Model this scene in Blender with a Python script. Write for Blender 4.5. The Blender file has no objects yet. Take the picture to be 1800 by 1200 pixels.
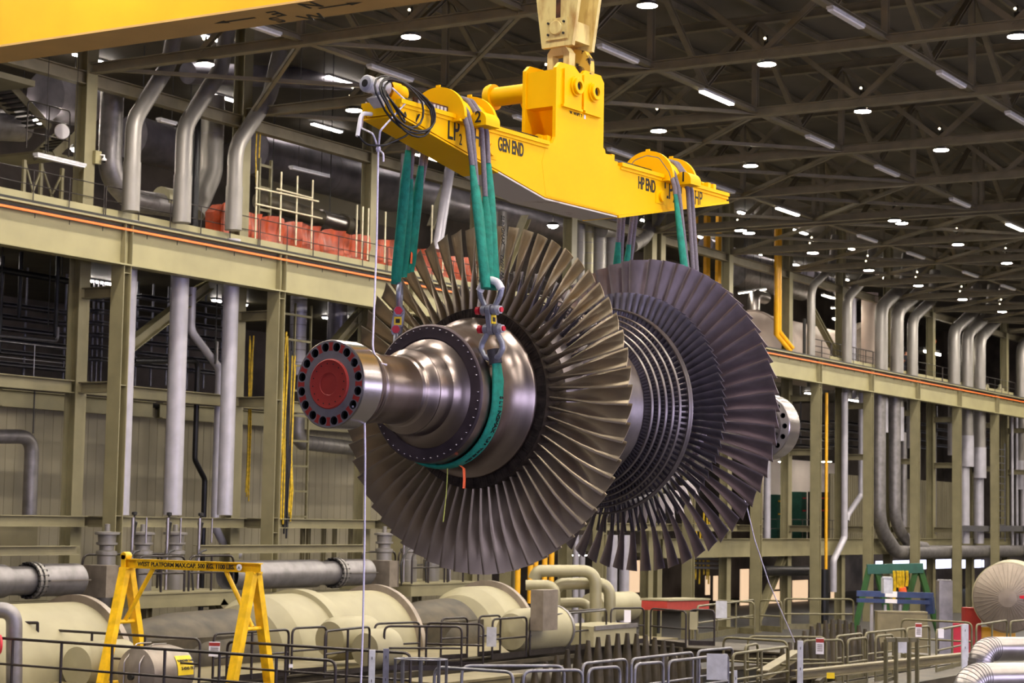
import bpy, bmesh, math, random
from mathutils import Vector, Matrix
from math import sin, cos, pi, radians as R, atan2, sqrt
random.seed(7)
S = bpy.context.scene
C = S.collection
V = Vector

# ---------------------------------------------------------------- camera, world, exposure
CZ = 6.0                                            # height of the lens above the hall floor
YAW, PIT, ROL, FPX = R(31.442277), R(5.010907), R(-1.025914), 3500.0
fw = V((cos(YAW)*cos(PIT), sin(YAW)*cos(PIT), sin(PIT)))
rt0 = V((sin(YAW), -cos(YAW), 0)); up0 = rt0.cross(fw)
rt = rt0*cos(ROL) - up0*sin(ROL); up = rt0*sin(ROL) + up0*cos(ROL)
CAM = V((0, 0, CZ))
cd = bpy.data.cameras.new('camera'); cam = bpy.data.objects.new('camera', cd); C.objects.link(cam)
cam.matrix_world = Matrix(((rt.x, up.x, -fw.x, CAM.x), (rt.y, up.y, -fw.y, CAM.y), (rt.z, up.z, -fw.z, CAM.z), (0, 0, 0, 1)))
cd.sensor_width = 36; cd.lens = 36*FPX/1800; cd.clip_start = .5; cd.clip_end = 600
cd.dof.use_dof = True; cd.dof.focus_distance = 24.0; cd.dof.aperture_fstop = 4.0
S.camera = cam
w = bpy.data.worlds.new('world'); S.world = w; w.use_nodes = True
w.node_tree.nodes['Background'].inputs[0].default_value = (.75, .78, 1, 1)
w.node_tree.nodes['Background'].inputs[1].default_value = .12
S.view_settings.view_transform = 'Standard'; S.view_settings.look = 'None'
S.view_settings.gamma = 1; S.view_settings.use_curve_mapping = False
S.view_settings.exposure = 0.0
S.cycles.use_denoising = True; S.cycles.max_bounces = 6; S.cycles.sample_clamp_indirect = 6
LAMP_E, TUBE_E = 860.0, 30.0                        # emission of the high-bay lenses and of the lit tubes

def ray(px, py): return fw + rt*((px-900)/FPX) + up*((600-py)/FPX)
def onX(px, py, X): r = ray(px, py); return CAM + r*(X/r.x)
def onY(px, py, Y): r = ray(px, py); return CAM + r*(Y/r.y)
def onZ(px, py, Z): r = ray(px, py); return CAM + r*((Z-CZ)/r.z)
def onD(px, py, d): return CAM + ray(px, py)*d

# ---------------------------------------------------------------- materials
def lin(h):
    f = lambda c: c/12.92 if c <= .04045 else ((c+.055)/1.055)**2.4
    return tuple(f(int(h[i:i+2], 16)/255) for i in (0, 2, 4))+(1,)
def mat(name, col, rough=.5, metal=0, var=.12, scale=3.0, bump=0, bscale=40, col2=None, coat=0, stretch=None, thr=None, spec=None):
    m = bpy.data.materials.new(name); m.use_nodes = True
    nt = m.node_tree; b = nt.nodes['Principled BSDF']; N = nt.nodes.new; L = nt.links.new
    b.inputs['Roughness'].default_value = rough; b.inputs['Metallic'].default_value = metal
    if spec is not None: b.inputs['Specular IOR Level'].default_value = spec
    if coat: b.inputs['Coat Weight'].default_value = coat; b.inputs['Coat Roughness'].default_value = .15
    tc = N('ShaderNodeTexCoord'); vec = tc.outputs['Object']
    if stretch:
        mp = N('ShaderNodeMapping'); mp.inputs['Scale'].default_value = stretch; L(vec, mp.inputs[0]); vec = mp.outputs[0]
    n = N('ShaderNodeTexNoise'); n.inputs['Scale'].default_value = scale; n.inputs['Detail'].default_value = 5; L(vec, n.inputs['Vector'])
    cr = N('ShaderNodeValToRGB'); c = lin(col)
    if col2: d = lin(col2)
    else: d = tuple(x*(1-var*2) for x in c[:3])+(1,); c = tuple(min(1, x*(1+var*.6)) for x in c[:3])+(1,)
    lo, hi = thr or (.35, .65)
    cr.color_ramp.elements[0].position = lo; cr.color_ramp.elements[1].position = hi
    cr.color_ramp.elements[0].color = d; cr.color_ramp.elements[1].color = c
    L(n.outputs['Fac'], cr.inputs[0]); L(cr.outputs[0], b.inputs['Base Color'])
    if bump:
        n2 = N('ShaderNodeTexNoise'); n2.inputs['Scale'].default_value = bscale; n2.inputs['Detail'].default_value = 3; L(vec, n2.inputs['Vector'])
        bp = N('ShaderNodeBump'); bp.inputs['Strength'].default_value = bump; bp.inputs['Distance'].default_value = .02
        L(n2.outputs['Fac'], bp.inputs['Height']); L(bp.outputs[0], b.inputs['Normal'])
    return m
def emit(name, col, e):
    m = bpy.data.materials.new(name); m.use_nodes = True; nt = m.node_tree
    b = nt.nodes['Principled BSDF']; b.inputs['Base Color'].default_value = lin(col)
    b.inputs['Emission Color'].default_value = lin(col); b.inputs['Emission Strength'].default_value = e
    return m
M = dict(
    paint=mat('olive_cream_steel_paint', '878060', .5, 0, .08, 1.2),
    paint_d=mat('olive_steel_paint', '716a50', .5, 0, .1, 1.2),
    cream=mat('cream_plate_paint', '98916a', .5, 0, .05, 1.0),
    roofsteel=mat('roof_steel_paint', '817860', .55, 0, .1, 1.5),
    roofdeck=mat('roof_deck_paint', '6d675c', .7, 0, .1, .5),
    wall=mat('beige_wall_panel', '8f876f', .6, 0, .1, .35),
    white_wall=mat('white_wall_panel', 'ece0da', .6, 0, .04, .5),
    concrete=mat('concrete_floor', '3b3833', .6, 0, .15, .7),
    dark=mat('dark_steel', '2a2826', .55, .3, .2, 2),
    black=mat('black_coated_pipe', '16161a', .35, .2, .2, 2),
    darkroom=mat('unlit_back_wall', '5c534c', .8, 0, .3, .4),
    yellow=mat('gloss_yellow_paint', 'ffc300', .5, 0, 0.02, 1.5, spec=.12),
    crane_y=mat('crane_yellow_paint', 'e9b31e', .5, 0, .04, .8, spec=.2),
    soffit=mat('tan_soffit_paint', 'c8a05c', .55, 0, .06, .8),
    gantry_y=mat('gantry_yellow_paint', 'f0be10', .45, 0, .12, 5),
    bareunder=mat('bare_primer_underside', 'cfc8ba', .55, .1, 0, 2.2, col2='8a6a58', thr=(.3, .42)),
    rust_y=mat('worn_cream_yellow_paint', 'e0cd83', .55, 0, 0, 6, col2='a87a35', stretch=(1, 1, .35), thr=(.26, .5)),
    rust_y2=mat('chipped_yellow_paint', 'e6bd48', .5, .1, 0, 9, col2='33281e', thr=(.38, .43)),
    rust=mat('rust', '5a3519', .8, .2, .3, 8),
    galv=mat('galvanised_jacket', '8f8b86', .5, .6, .08, 2.5, stretch=(1, 1, .3)),
    galv2=mat('dull_galvanised_jacket', '908c8c', .45, .7, .12, 3),
    alum=mat('bright_aluminium_jacket', 'a29c98', .3, .95, .06, 3, bump=.06, bscale=8),
    pipe_w=mat('pale_painted_pipe', 'b0adb6', .45, .25, .06, 2),
    duct=mat('dull_duct_jacket', '8e8a94', .4, .7, .15, 1.2, bump=.08, bscale=5),
    lagging=mat('cream_lagging', '9b9474', .55, 0, .08, .9, bump=.05, bscale=3),
    lag_y=mat('painted_cream_pipe', '9e987a', .4, .3, .06, 2),
    vessel=mat('pinkish_cream_vessel', 'c4b4a8', .5, .05, .07, .8),
    cap=mat('vessel_end_sheet', '968a7c', .42, .5, .12, 2),
    rail=mat('dark_bronze_rail', '383230', .38, .5, .15, 6),
    rail_l=mat('steel_grey_rail', '7b7a80', .38, .6, .12, 6),
    rail_o=mat('olive_rail', '6c6649', .45, .3, .12, 6),
    orange=mat('orange_conductor', 'ff7a2a', .45, 0, .05, 2),
    tarp=mat('orange_tarpaulin', 'a94520', .45, 0, .2, 2.2, bump=.5, bscale=2.5),
    scaf=mat('pale_scaffold_tube', 'd9cfae', .45, .2, .1, 4),
    cable_y=mat('yellow_cable', 'd8b41a', .5, 0, .2, 8),
    ybar=mat('yellow_pipe_paint', 'f0b21c', .42, 0, .06, 3),
    red=mat('red_primer', 'a8342a', .5, 0, .06, 5),
    redp=mat('red_pin_paint', 'd01f35', .35, 0, .05, 5),
    green_p=mat('dark_green_paint', '2f5d2c', .5, 0, .1, 4),
    teal_p=mat('teal_green_paint', '24574a', .5, 0, .1, 3),
    blue_p=mat('blue_beam_paint', '31426e', .5, 0, .12, 4),
    sling=mat('green_sling_cover', '0f8a72', .75, 0, .14, 14, bump=.3, bscale=90),
    sleeve=mat('grey_sling_sleeve', '7a737b', .8, 0, .12, 60, bump=.25, bscale=160),
    wear=mat('dark_wear_pad', '38353b', .8, 0, .2, 20),
    rope=mat('white_rope', 'e9e4f6', .7, 0, .06, 60),
    shack=mat('galvanised_shackle', '9fa2ae', .45, .55, .1, 12),
    whitep=mat('white_paint', 'f4f2f4', .5, 0, .03, 5),
    label=mat('white_tag', 'f2eef2', .6, 0, .02, 5),
    ink=mat('black_lettering', '15130e', .6, 0, .1, 20),
    flag=mat('orange_ribbon', 'ff6a35', .6, 0, .05, 10),
    yarn=mat('yellow_green_string', 'd5dc6a', .7, 0, .1, 10),
    steel=mat('machined_steel', 'b7b0ae', .24, 1, .1, 1.5, stretch=(1, .3, .3), bump=.015, bscale=14),
    steel_p=mat('machined_steel_pinkish', '9f928c', .3, 1, .16, 2, stretch=(1.5, .4, .4), bump=.02, bscale=12),
    steel_f=mat('brushed_flange_face', '8f8a88', .5, .35, .08, 6),
    steel_d=mat('oxidised_disc_steel', '5b5053', .5, .75, .12, 3),
    root=mat('blade_root_steel', '4a4138', .5, .8, .25, 9),
    blade=mat('oxidised_blade_steel', 'a89a84', .44, .78, .14, 2.6, bump=.04, bscale=30, stretch=(1, 1, .5)),
    blade_b=mat('dark_blade_steel', 'a0949a', .42, .75, .2, 2.6, bump=.04, bscale=30, stretch=(1, 1, .5)),
    stage=mat('stage_blade_steel', '85808a', .42, .75, .15, 4),
    shroud=mat('shroud_band_steel', '7d7674', .38, .85, .12, 5),
    motor=mat('grey_motor_paint', 'c3c4c8', .45, .1, .08, 6),
    rubber=mat('black_cable', '1d1b1e', .5, 0, .1, 10),
    screw=mat('greasy_screw', '3a3330', .4, .8, .25, 12),
    tank=mat('grey_brown_tank', '94897c', .4, .5, .12, 3),
    ysign=mat('yellow_sign', 'f2d016', .5, 0, .03, 5),
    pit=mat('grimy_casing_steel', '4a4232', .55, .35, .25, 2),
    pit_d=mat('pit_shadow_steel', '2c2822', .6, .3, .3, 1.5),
    tan=mat('tan_plate', '7d7352', .5, .1, .12, 2),
    skin=mat('skin', 'b5765a', .6, 0, .05, 10),
    navy=mat('navy_cloth', '1b1d27', .8, 0, .1, 10),
    brownc=mat('brown_cloth', '5b3326', .8, 0, .1, 10),
    hair=mat('dark_hair', '2a2320', .7, 0, .1, 10),
    lens=emit('lamp_lens', 'fff4e6', LAMP_E),
    bulb=emit('gallery_bulb', 'fff2e0', 220),
    filltube=emit('added_fill_tube', 'fff4ea', 42),  # fill light added for the gallery and mezzanine interiors
    tube=emit('lit_tube', 'fff3dd', TUBE_E),
    glow=emit('lamp_reflector_glow', 'ffe9c0', 14),
    tubedim=mat('white_tube_cover', 'eeecf0', .4, 0, .03, 4),
    west_fillwin=emit('added_end_wall_fill', 'd8d4ff', 5),  # added end wall fill behind the camera
    fillwin=emit('added_cool_fill_window', 'd8d4ff', 9),  # added cool fill behind the camera, shaped as windows
    window=emit('daylit_window', 'e2e6ff', 2.2),
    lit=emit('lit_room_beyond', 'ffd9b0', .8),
)

# ---------------------------------------------------------------- naming
def setp(o, label=None, cat=None, group=None, kind=None):
    if label: o['label'] = label
    if cat: o['category'] = cat
    if group: o['group'] = group
    if kind: o['kind'] = kind
    return o
def thing(name, loc, label, cat, group=None, kind=None, rz=0):
    o = bpy.data.objects.new(name, None); C.objects.link(o); o.empty_display_size = .1
    o.location = loc; o.rotation_euler = (0, 0, rz)
    return setp(o, label, cat, group, kind)
def kids(o): return [c for c in bpy.data.objects if c.parent == o]
def dup(o, loc=None, parent=None, ch=None):
    r = o.copy(); C.objects.link(r)
    if parent: r.parent = parent
    if loc is not None: r.location = loc
    for c in (ch if ch is not None else kids(o)): dup(c, parent=r)
    return r
ORD = ['first', 'second', 'third', 'fourth', 'fifth', 'sixth', 'seventh', 'eighth', 'ninth', 'tenth', 'eleventh', 'twelfth', 'thirteenth', 'fourteenth', 'fifteenth', 'sixteenth', 'seventeenth', 'eighteenth', 'nineteenth', 'twentieth', 'twenty-first', 'twenty-second', 'twenty-third', 'twenty-fourth', 'twenty-fifth', 'twenty-sixth', 'twenty-seventh', 'twenty-eighth', 'twenty-ninth', 'thirtieth']

# ---------------------------------------------------------------- mesh builder
def frame(d, upv=None):
    d = d.normalized(); u = V(upv) if upv is not None else V((0, 0, 1))
    if abs(d.dot(u.normalized())) > .99: u = V((1, 0, 0)) if upv is None else V((0, 1, 0))
    s = d.cross(u).normalized(); return d, s, s.cross(d)
def fillet(pts, r, n=5):
    pts = [V(p) for p in pts]; out = [pts[0]]
    for i in range(1, len(pts)-1):
        a, b, c = pts[i-1], pts[i], pts[i+1]; u, v = (a-b), (c-b)
        if u.length < 1e-6 or v.length < 1e-6 or u.angle(v) > pi-.02: out.append(b); continue
        ang = u.angle(v); t = min(r/math.tan(ang/2), u.length*.48, v.length*.48)
        p, q = b+u.normalized()*t, b+v.normalized()*t
        for k in range(n+1):
            f = k/n; out.append((p*(1-f)+b*f)*(1-f)+(b*(1-f)+q*f)*f)
    out.append(pts[-1]); return out
class MB:
    def __init__(s): s.v = []; s.f = []; s.sm = []; s.mi = []; s.m = 0
    def add(s, vs, fs, smooth=False):
        o = len(s.v); s.v += [tuple(x) for x in vs]
        for f in fs: s.f.append([o+i for i in f]); s.sm.append(smooth); s.mi.append(s.m)
        return s
    def obox(s, p0, p1, wd, ht, upv=None, off=(0, 0)):
        p0, p1 = V(p0), V(p1); d, sd, u = frame(p1-p0, upv); vs = []
        for p in (p0, p1):
            for a, b in ((-1, -1), (1, -1), (1, 1), (-1, 1)): vs.append(p+sd*(a*wd/2+off[0])+u*(b*ht/2+off[1]))
        return s.add(vs, [(3, 2, 1, 0), (4, 5, 6, 7), (0, 1, 5, 4), (1, 2, 6, 5), (2, 3, 7, 6), (3, 0, 4, 7)])
    def box(s, x0, x1, y0, y1, z0, z1):
        vs = [(x, y, z) for z in (z0, z1) for x, y in ((x0, y0), (x1, y0), (x1, y1), (x0, y1))]
        return s.add(vs, [(3, 2, 1, 0), (4, 5, 6, 7), (0, 1, 5, 4), (1, 2, 6, 5), (2, 3, 7, 6), (3, 0, 4, 7)])
    def ibeam(s, p0, p1, d, b, tf=.03, tw=.02, upv=None):
        s.obox(p0, p1, b, tf, upv, (0, d/2-tf/2)); s.obox(p0, p1, b, tf, upv, (0, -d/2+tf/2)); s.obox(p0, p1, tw, d-2*tf, upv); return s
    def channel(s, p0, p1, d, b, t=.02, upv=None):
        s.obox(p0, p1, b, t, upv, (0, d/2-t/2)); s.obox(p0, p1, b, t, upv, (0, -d/2+t/2)); s.obox(p0, p1, t, d-2*t, upv, (-b/2+t/2, 0)); return s
    def angle(s, p0, p1, a, t=.02, upv=None):
        s.obox(p0, p1, a, t, upv); s.obox(p0, p1, t, a, upv, (-a/2+t/2, a/2-t/2)); return s
    def rings(s, rings, close=True, caps=True, smooth=True):
        n = len(rings[0]); o = len(s.v)
        for r in rings: s.v += [tuple(x) for x in r]
        for i in range(len(rings)-1):
            for j in range(n if close else n-1):
                a, b = o+i*n+j, o+i*n+(j+1) % n
                s.f.append([a, b, b+n, a+n]); s.sm.append(smooth); s.mi.append(s.m)
        if caps:
            s.add(rings[0], [tuple(range(n-1, -1, -1))]); s.add(rings[-1], [tuple(range(n))])
        return s
    def tube(s, path, r, n=10, bend=0, caps=True, rs=None, flat=1, nb=5):
        p = fillet(path, bend, nb) if bend else [V(x) for x in path]
        d0, sd, u = frame(p[1]-p[0]); rg = []
        for i, q in enumerate(p):
            d = ((p[i+1]-q).normalized() if i < len(p)-1 else V()) + ((q-p[i-1]).normalized() if i else V())
            d.normalize(); sd = (sd-d*sd.dot(d)).normalized(); u = sd.cross(d)
            rr = rs[i] if rs else r
            rg.append([q+sd*(rr*cos(2*pi*k/n))+u*(rr*flat*sin(2*pi*k/n)) for k in range(n)])
        return s.rings(rg, True, caps)
    def cyl(s, p0, p1, r, n=16, r1=None): return s.tube([p0, p1], r, n, rs=[r, r if r1 is None else r1])
    def lathe(s, prof, o=(0, 0, 0), ax=(1, 0, 0), n=48, brk=.6):
        thr = brk; o = V(o); d, sd, u = frame(V(ax)); run = []
        def ringof(t, r): return [o+d*t+sd*(r*cos(2*pi*k/n))+u*(r*sin(2*pi*k/n)) for k in range(n)]
        for i in range(len(prof)-1):
            a, b = prof[i], prof[i+1]
            if not run: run = [ringof(*a)]
            run.append(ringof(*b))
            brk = i == len(prof)-2
            if not brk:
                c = prof[i+2]; v1 = V((b[0]-a[0], b[1]-a[1])); v2 = V((c[0]-b[0], c[1]-b[1]))
                brk = v1.length > 1e-9 and v2.length > 1e-9 and v1.angle(v2) > thr
            if brk: s.rings(run, True, False); run = []
        return s
    def prism(s, poly, d, upoly=None):
        vs = [V(p) for p in poly]; n = len(vs); d = V(d)
        s.add(vs, [tuple(range(n-1, -1, -1))]); s.add([v+d for v in vs], [tuple(range(n))])
        for i in range(n): s.add([vs[i], vs[(i+1) % n], vs[(i+1) % n]+d, vs[i]+d], [(0, 1, 2, 3)])
        return s
    def build(s, name, m, parent=None, label=None, cat=None, group=None, kind=None, loc=None, fix=False):
        me = bpy.data.meshes.new(name)
        L = V(loc) if loc is not None else V(); q = parent
        while q is not None:
            if q.get('wc'): L = V(q.location)
            q = q.parent
        me.from_pydata([tuple(V(v)-L) for v in s.v] if L.length else s.v, [], s.f)
        me.polygons.foreach_set('use_smooth', s.sm)
        for x in (m if isinstance(m, (list, tuple)) else [m]): me.materials.append(x)
        if any(s.mi): me.polygons.foreach_set('material_index', s.mi)
        if fix:
            bm = bmesh.new(); bm.from_mesh(me); bmesh.ops.recalc_face_normals(bm, faces=bm.faces); bm.to_mesh(me); bm.free()
        me.update()
        o = bpy.data.objects.new(name, me); C.objects.link(o)
        if parent is not None: o.parent = parent
        if loc is not None: o.location = loc
        return setp(o, label, cat, group, kind)
def wthing(name, loc, *a, **k):                     # a thing whose parts are given in world coordinates
    o = thing(name, loc, *a, **k); o['wc'] = 1; return o
def text_mesh(txt, size, m, name='lettering', parent=None, mw=None, depth=.004, align='LEFT', bold=0, sx=1):
    cu = bpy.data.curves.new(name, 'FONT'); cu.body = txt; cu.size = size; cu.extrude = depth; cu.align_x = align; cu.offset = bold
    o = bpy.data.objects.new(name, cu); C.objects.link(o)
    bpy.context.view_layer.update()
    me = bpy.data.meshes.new_from_object(o.evaluated_get(bpy.context.evaluated_depsgraph_get()))
    bpy.data.objects.remove(o); bpy.data.curves.remove(cu); me.name = name; me.materials.clear(); me.materials.append(m)
    q = bpy.data.objects.new(name, me); C.objects.link(q)
    if parent is not None: q.parent = parent
    if mw is not None: q.matrix_local = mw @ Matrix.Diagonal((sx, 1, 1, 1))
    return q
def tmat(o, ex, ez, loc_off=0):                      # text frame: ex reading direction, ez letter-up
    ex, ez = V(ex).normalized(), V(ez); ez = (ez-ex*ez.dot(ex)).normalized(); n = ex.cross(ez)
    o = V(o)+n*loc_off
    return Matrix(((ex.x, ez.x, n.x, o.x), (ex.y, ez.y, n.y, o.y), (ex.z, ez.z, n.z, o.z), (0, 0, 0, 1)))
# ================================================================ the turbine rotor in its slings
RD = R(-4.0)
u_s = V((cos(RD), sin(RD), 0)); u_w = u_s.cross(V((0, 0, 1)))
RC = onD(848, 701, 24.0)                             # hub of the nearer last-stage row
def G(s, w, h): return RC + u_s*s + u_w*w + V((0, 0, h))    # along the shaft, out to the near side, up
def Lc(s, w, h): return V((s, -w, h))
rotor = thing('turbine_rotor', RC, 'huge bladed steam turbine rotor hanging in green slings from the yellow lifting beam', 'turbine rotor', rz=RD)
def rob(mb, name, m, parent=None, label=None): return mb.build(name, m, parent or rotor, label)

def holed_flange(s0, s1, Ro, Rh, rh, n, ph, ri, name, label, deep=.16):
    bm = bmesh.new(); sg = 1 if s1 > s0 else -1
    def loop(cx, cy, r, k):
        vs = [bm.verts.new((s0, cx+r*cos(2*pi*i/k), cy+r*sin(2*pi*i/k))) for i in range(k)]
        return vs, [bm.edges.new((vs[i], vs[(i+1) % k])) for i in range(k)]
    E = loop(0, 0, Ro-.012, 96)[1] + loop(0, 0, ri, 64)[1]; holes = []
    for i in range(n):
        a = ph+2*pi*i/n; cx, cy = Rh*sin(a), Rh*cos(a); holes.append((cx, cy)); E += loop(cx, cy, rh, 20)[1]
    bmesh.ops.triangle_fill(bm, use_beauty=True, use_dissolve=False, edges=E)
    m = MB(); idx = {v: i for i, v in enumerate(bm.verts)}
    m.add([v.co for v in bm.verts], [[idx[v] for v in f.verts] for f in bm.faces]); bm.free()
    for cx, cy in holes:
        m.m = 1; m.lathe([(s0, rh), (s0+sg*.03, rh)], (0, cx, cy), n=20)
        m.m = 2; m.lathe([(s0+sg*.03, rh), (s0+sg*.03, rh*.9), (s0+sg*deep, rh*.88), (s0+sg*deep, 0)], (0, cx, cy), n=20)
    m.m = 0
    m.m = 4; m.lathe([(s0, Ro-.012), (s0+sg*.012, Ro), (s1-sg*.01, Ro), (s1, Ro-.01)], n=96); m.m = 0
    return m, holes
m, hs = holed_flange(-2.82, -2.5, .487, .408, .048, 16, R(10.5), .27, 'coupling_flange', '')
m.m = 3                                              # red primer left in the webs between the bolt holes
for i in range(16):
    a = R(10.5)+2*pi*(i+.5)/16; P = []
    for r_, da in ((.365, 4.6), (.385, 3.6), (.408, 2.9), (.435, 3.4), (.458, 4.4)): P.append((r_, R(da)))
    loop = [(-2.8215, r_*sin(a+d), r_*cos(a+d)) for r_, d in P]+[(-2.8215, r_*sin(a-d), r_*cos(a-d)) for r_, d in reversed(P)]
    m.add(loop, [tuple(range(len(loop)))])
rob(m, 'coupling_flange', [M['steel_f'], M['alum'], M['black'], M['red'], M['steel']], label='polished coupling flange with sixteen bolt holes')
m = MB(); m.lathe([(-2.838, 0), (-2.838, .12), (-2.842, .124), (-2.842, .245), (-2.845, .262), (-2.835, .275), (-2.80, .277)], n=72)
for i in range(16):
    a = 2*pi*i/16+.1; m.m = 1; m.lathe([(-2.8445, 0), (-2.8445, .008), (-2.84, .008)], (0, .222*sin(a), .222*cos(a)), n=8); m.m = 0
rob(m, 'coupling_cap', [M['red'], M['dark']], label='round red cover plate')
m = MB(); m.lathe([(-2.5, .478), (-2.49, .474), (-2.455, .470), (-2.45, .455), (-2.39, .43), (-2.36, .422), (-2.345, .422), (-2.335, .43), (-2.31, .43), (-2.30, .415), (-2.2, .405), (-2.185, .405), (-2.175, .388), (-1.66, .386), (-1.635, .405), (-1.615, .412), (-1.60, .404), (-1.57, .412), (-1.53, .44), (-1.495, .478), (-1.475, .49), (-1.455, .487), (-1.45, .47), (-1.43, .478), (-1.29, .49), (-1.235, .5), (-1.19, .525), (-1.15, .565), (-1.12, .61), (-1.10, .64)], n=96, brk=.3)
rob(m, 'shaft_journal', M['steel_p'])
m = MB(); m.lathe([(-1.10, .60), (-1.102, .645), (-1.112, .65), (-1.112, .785), (-1.10, .802), (-1.09, .808)], n=128)
bd = rob(m, 'balance_disc', M['steel_d'], label='dark disc face ringed with studs')
stud = MB().lathe([(-.022, 0), (-.018, .008), (-.008, .013), (0, .014)], n=10)
st0 = rob(stud, 'stud', M['steel'], bd); st0.location = (-1.112, 0, .755)
for i in range(1, 48):
    if i in (12, 37): continue                       # two studs are missing on the near side
    q = st0.copy(); C.objects.link(q); a = 2*pi*i/48; q.location = (-1.112, .755*sin(a), .755*cos(a))
m = MB(); m.lathe([(-1.09, .808), (-.93, .808), (-.922, .792), (-.62, .792), (-.55, .80), (-.46, .822), (-.38, .862), (-.32, .905), (-.285, .95), (-.26, .962), (-.235, .962), (-.225, .95), (-.205, .945)], n=128)
rob(m, 'hub', M['steel_p'])
m = MB(); m.lathe([(-.205, .945), (-.205, 1.075), (-.16, 1.082), (.2, 1.082), (.2, .9)], n=120)
for i in range(60):                                  # fir-tree roots with their locking pins
    a = 2*pi*(i+.5)/60; c_, s_ = cos(a), sin(a)
    def q(r, t, x): return (x, r*s_+t*c_, r*c_-t*s_)
    for t0, t1, x in ((-.03, -.012, -.215), (.008, .022, -.212)):
        m.add([q(.955, t0, x), q(.955, t1, x), q(1.06, t1+.006, x), q(1.06, t0-.004, x), q(.955, t0, -.2), q(.955, t1, -.2), q(1.06, t1+.006, -.2), q(1.06, t0-.004, -.2)], [(0, 1, 2, 3), (0, 1, 5, 4), (1, 2, 6, 5), (2, 3, 7, 6), (3, 0, 4, 7)])
rob(m, 'blade_root_ring', M['root'])

def blade_mesh(st, mirror, npt=7):
    rg = []
    for r, be, c, t, cam in st:
        b = R(be); e = V((cos(b), sin(b), 0)); n = V((-sin(b), cos(b), 0)); P = []
        for i in range(npt+1):
            x = i/npt; th = t*(2.6*sqrt(max(x, .0))*(1-x)+.12*(x > 0)*(1-x)+.06); y = -cam*c*4*x*(1-x)
            P.append((x, y+th/2*1, y-th/2))
        ring = [e*((x-.5)*c)+n*(a+cam*c*.6) for x, a, _ in P]+[e*((x-.5)*c)+n*(d+cam*c*.6) for x, _, d in reversed(P)]
        rg.append([((-v.x if mirror else v.x), v.y, r) for v in ring])
    return MB().rings(rg, True, True)
FS = [(1.07, 12, .32, .05, .15), (1.2, 17, .315, .043, .14), (1.4, 28, .31, .034, .14), (1.6, 41, .305, .026, .13), (1.8, 53, .295, .019, .11), (1.97, 61, .28, .013, .085), (2.1, 66, .27, .009, .06)]
b0 = rob(blade_mesh(FS, False), 'front_blade', M['blade'])
for i in range(1, 60):
    q = b0.copy(); C.objects.link(q); q.rotation_euler = (2*pi*i/60, 0, 0)
FR = [(1.15, 10, .36, .05, .14), (1.35, 18, .34, .04, .13), (1.6, 34, .31, .028, .12), (1.85, 50, .30, .018, .09), (2.1, 62, .30, .009, .05)]
b1 = rob(blade_mesh(FR, True), 'rear_blade', M['blade_b']); b1.location = (3.57, 0, 0)
for i in range(1, 60):
    q = b1.copy(); C.objects.link(q); q.rotation_euler = (2*pi*(i+.4)/60, 0, 0)
PN = [(1.15, 12, .20, .03, .14), (1.3, 22, .19, .024, .12), (1.45, 34, .18, .018, .09), (1.6, 46, .17, .012, .06)]
b2 = rob(blade_mesh(PN, True, 5), 'inner_blade', M['stage']); b2.location = (3.09, 0, 0)
for i in range(1, 92):
    q = b2.copy(); C.objects.link(q); q.rotation_euler = (2*pi*i/92, 0, 0)
def row(st, s, n, mirror, npt=3):
    src = blade_mesh(st, mirror, npt); o = MB()
    for i in range(n):
        a = 2*pi*i/n; c_, s_ = cos(a), sin(a)
        o.add([(x+s, y*c_-z*s_, y*s_+z*c_) for x, y, z in src.v], src.f, True)
    return o
setp(rob(row(PN, .48, 92, False, 4), 'inner_blade_row', M['stage']), kind='stuff')
ROWS = [(2.2, 1.05, 150), (2.29, 1.10, 146), (2.37, 1.155, 142), (2.45, 1.21, 136), (2.53, 1.265, 124), (2.66, 1.345, 108)]
for k, (s, r, n) in enumerate(ROWS):
    for mir in (True, False):
        x = s if mir else 3.57-s; wd = .045 if k == 5 else .02
        o = MB().lathe([(x-wd, r-.012), (x-wd, r+.004), (x-wd*.4, r+.010), (x+wd*.4, r+.004), (x+wd, r+.010), (x+wd, r-.012), (x-wd, r-.012)], n=128)
        rob(o, 'shroud_band', M['shroud'])
        ri = .93 if k == 0 else ROWS[k-1][1]-.07
        st = [(ri, 30, .085, .022, .15), (r-.01, 38, .075, .018, .12)]
        setp(rob(row(st, x, n, mir), 'stage_blade_row', M['stage']), kind='stuff')
m = MB(); pr = [(-.2, .9), (.2, 1.06), (.35, 1.14), (.6, 1.14), (.66, 1.2), (.78, 1.2), (.82, 1.16), (1.0, 1.12), (1.2, 1.0), (1.36, .94), (1.45, .97), (1.62, .93)]
pr = pr+[(3.57-a, b) for a, b in reversed(pr)]
m.lathe(pr, n=128); rob(m, 'drum', M['shroud'])
m = MB(); m.lathe([(1.47, .974), (1.56, .955), (1.7, .94), (1.785, .936), (1.87, .94), (2.0, .952), (2.08, .966), (2.115, .974), (2.12, .965), (2.1, .95)], n=128)
rob(m, 'inlet_ring', M['shroud'])
m = MB(); m.lathe([(3.77, .9), (3.83, .96), (3.9, .9), (4.1, .8), (4.5, .79), (4.66, .8), (4.66, .64), (4.75, .55), (5.0, .5), (5.2, .42), (6.2, .4), (6.7, .39), (6.9, .36), (7.03, .34)], n=96); rob(m, 'rear_shaft', M['steel'])
m, hs = holed_flange(7.02, 7.36, .49, .405, .04, 16, 0, .3, 'rear', ''); 
rob(m, 'rear_coupling_flange', [M['steel_f'], M['alum'], M['black'], M['red'], M['steel']], label='far coupling flange with bolt holes')

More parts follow.
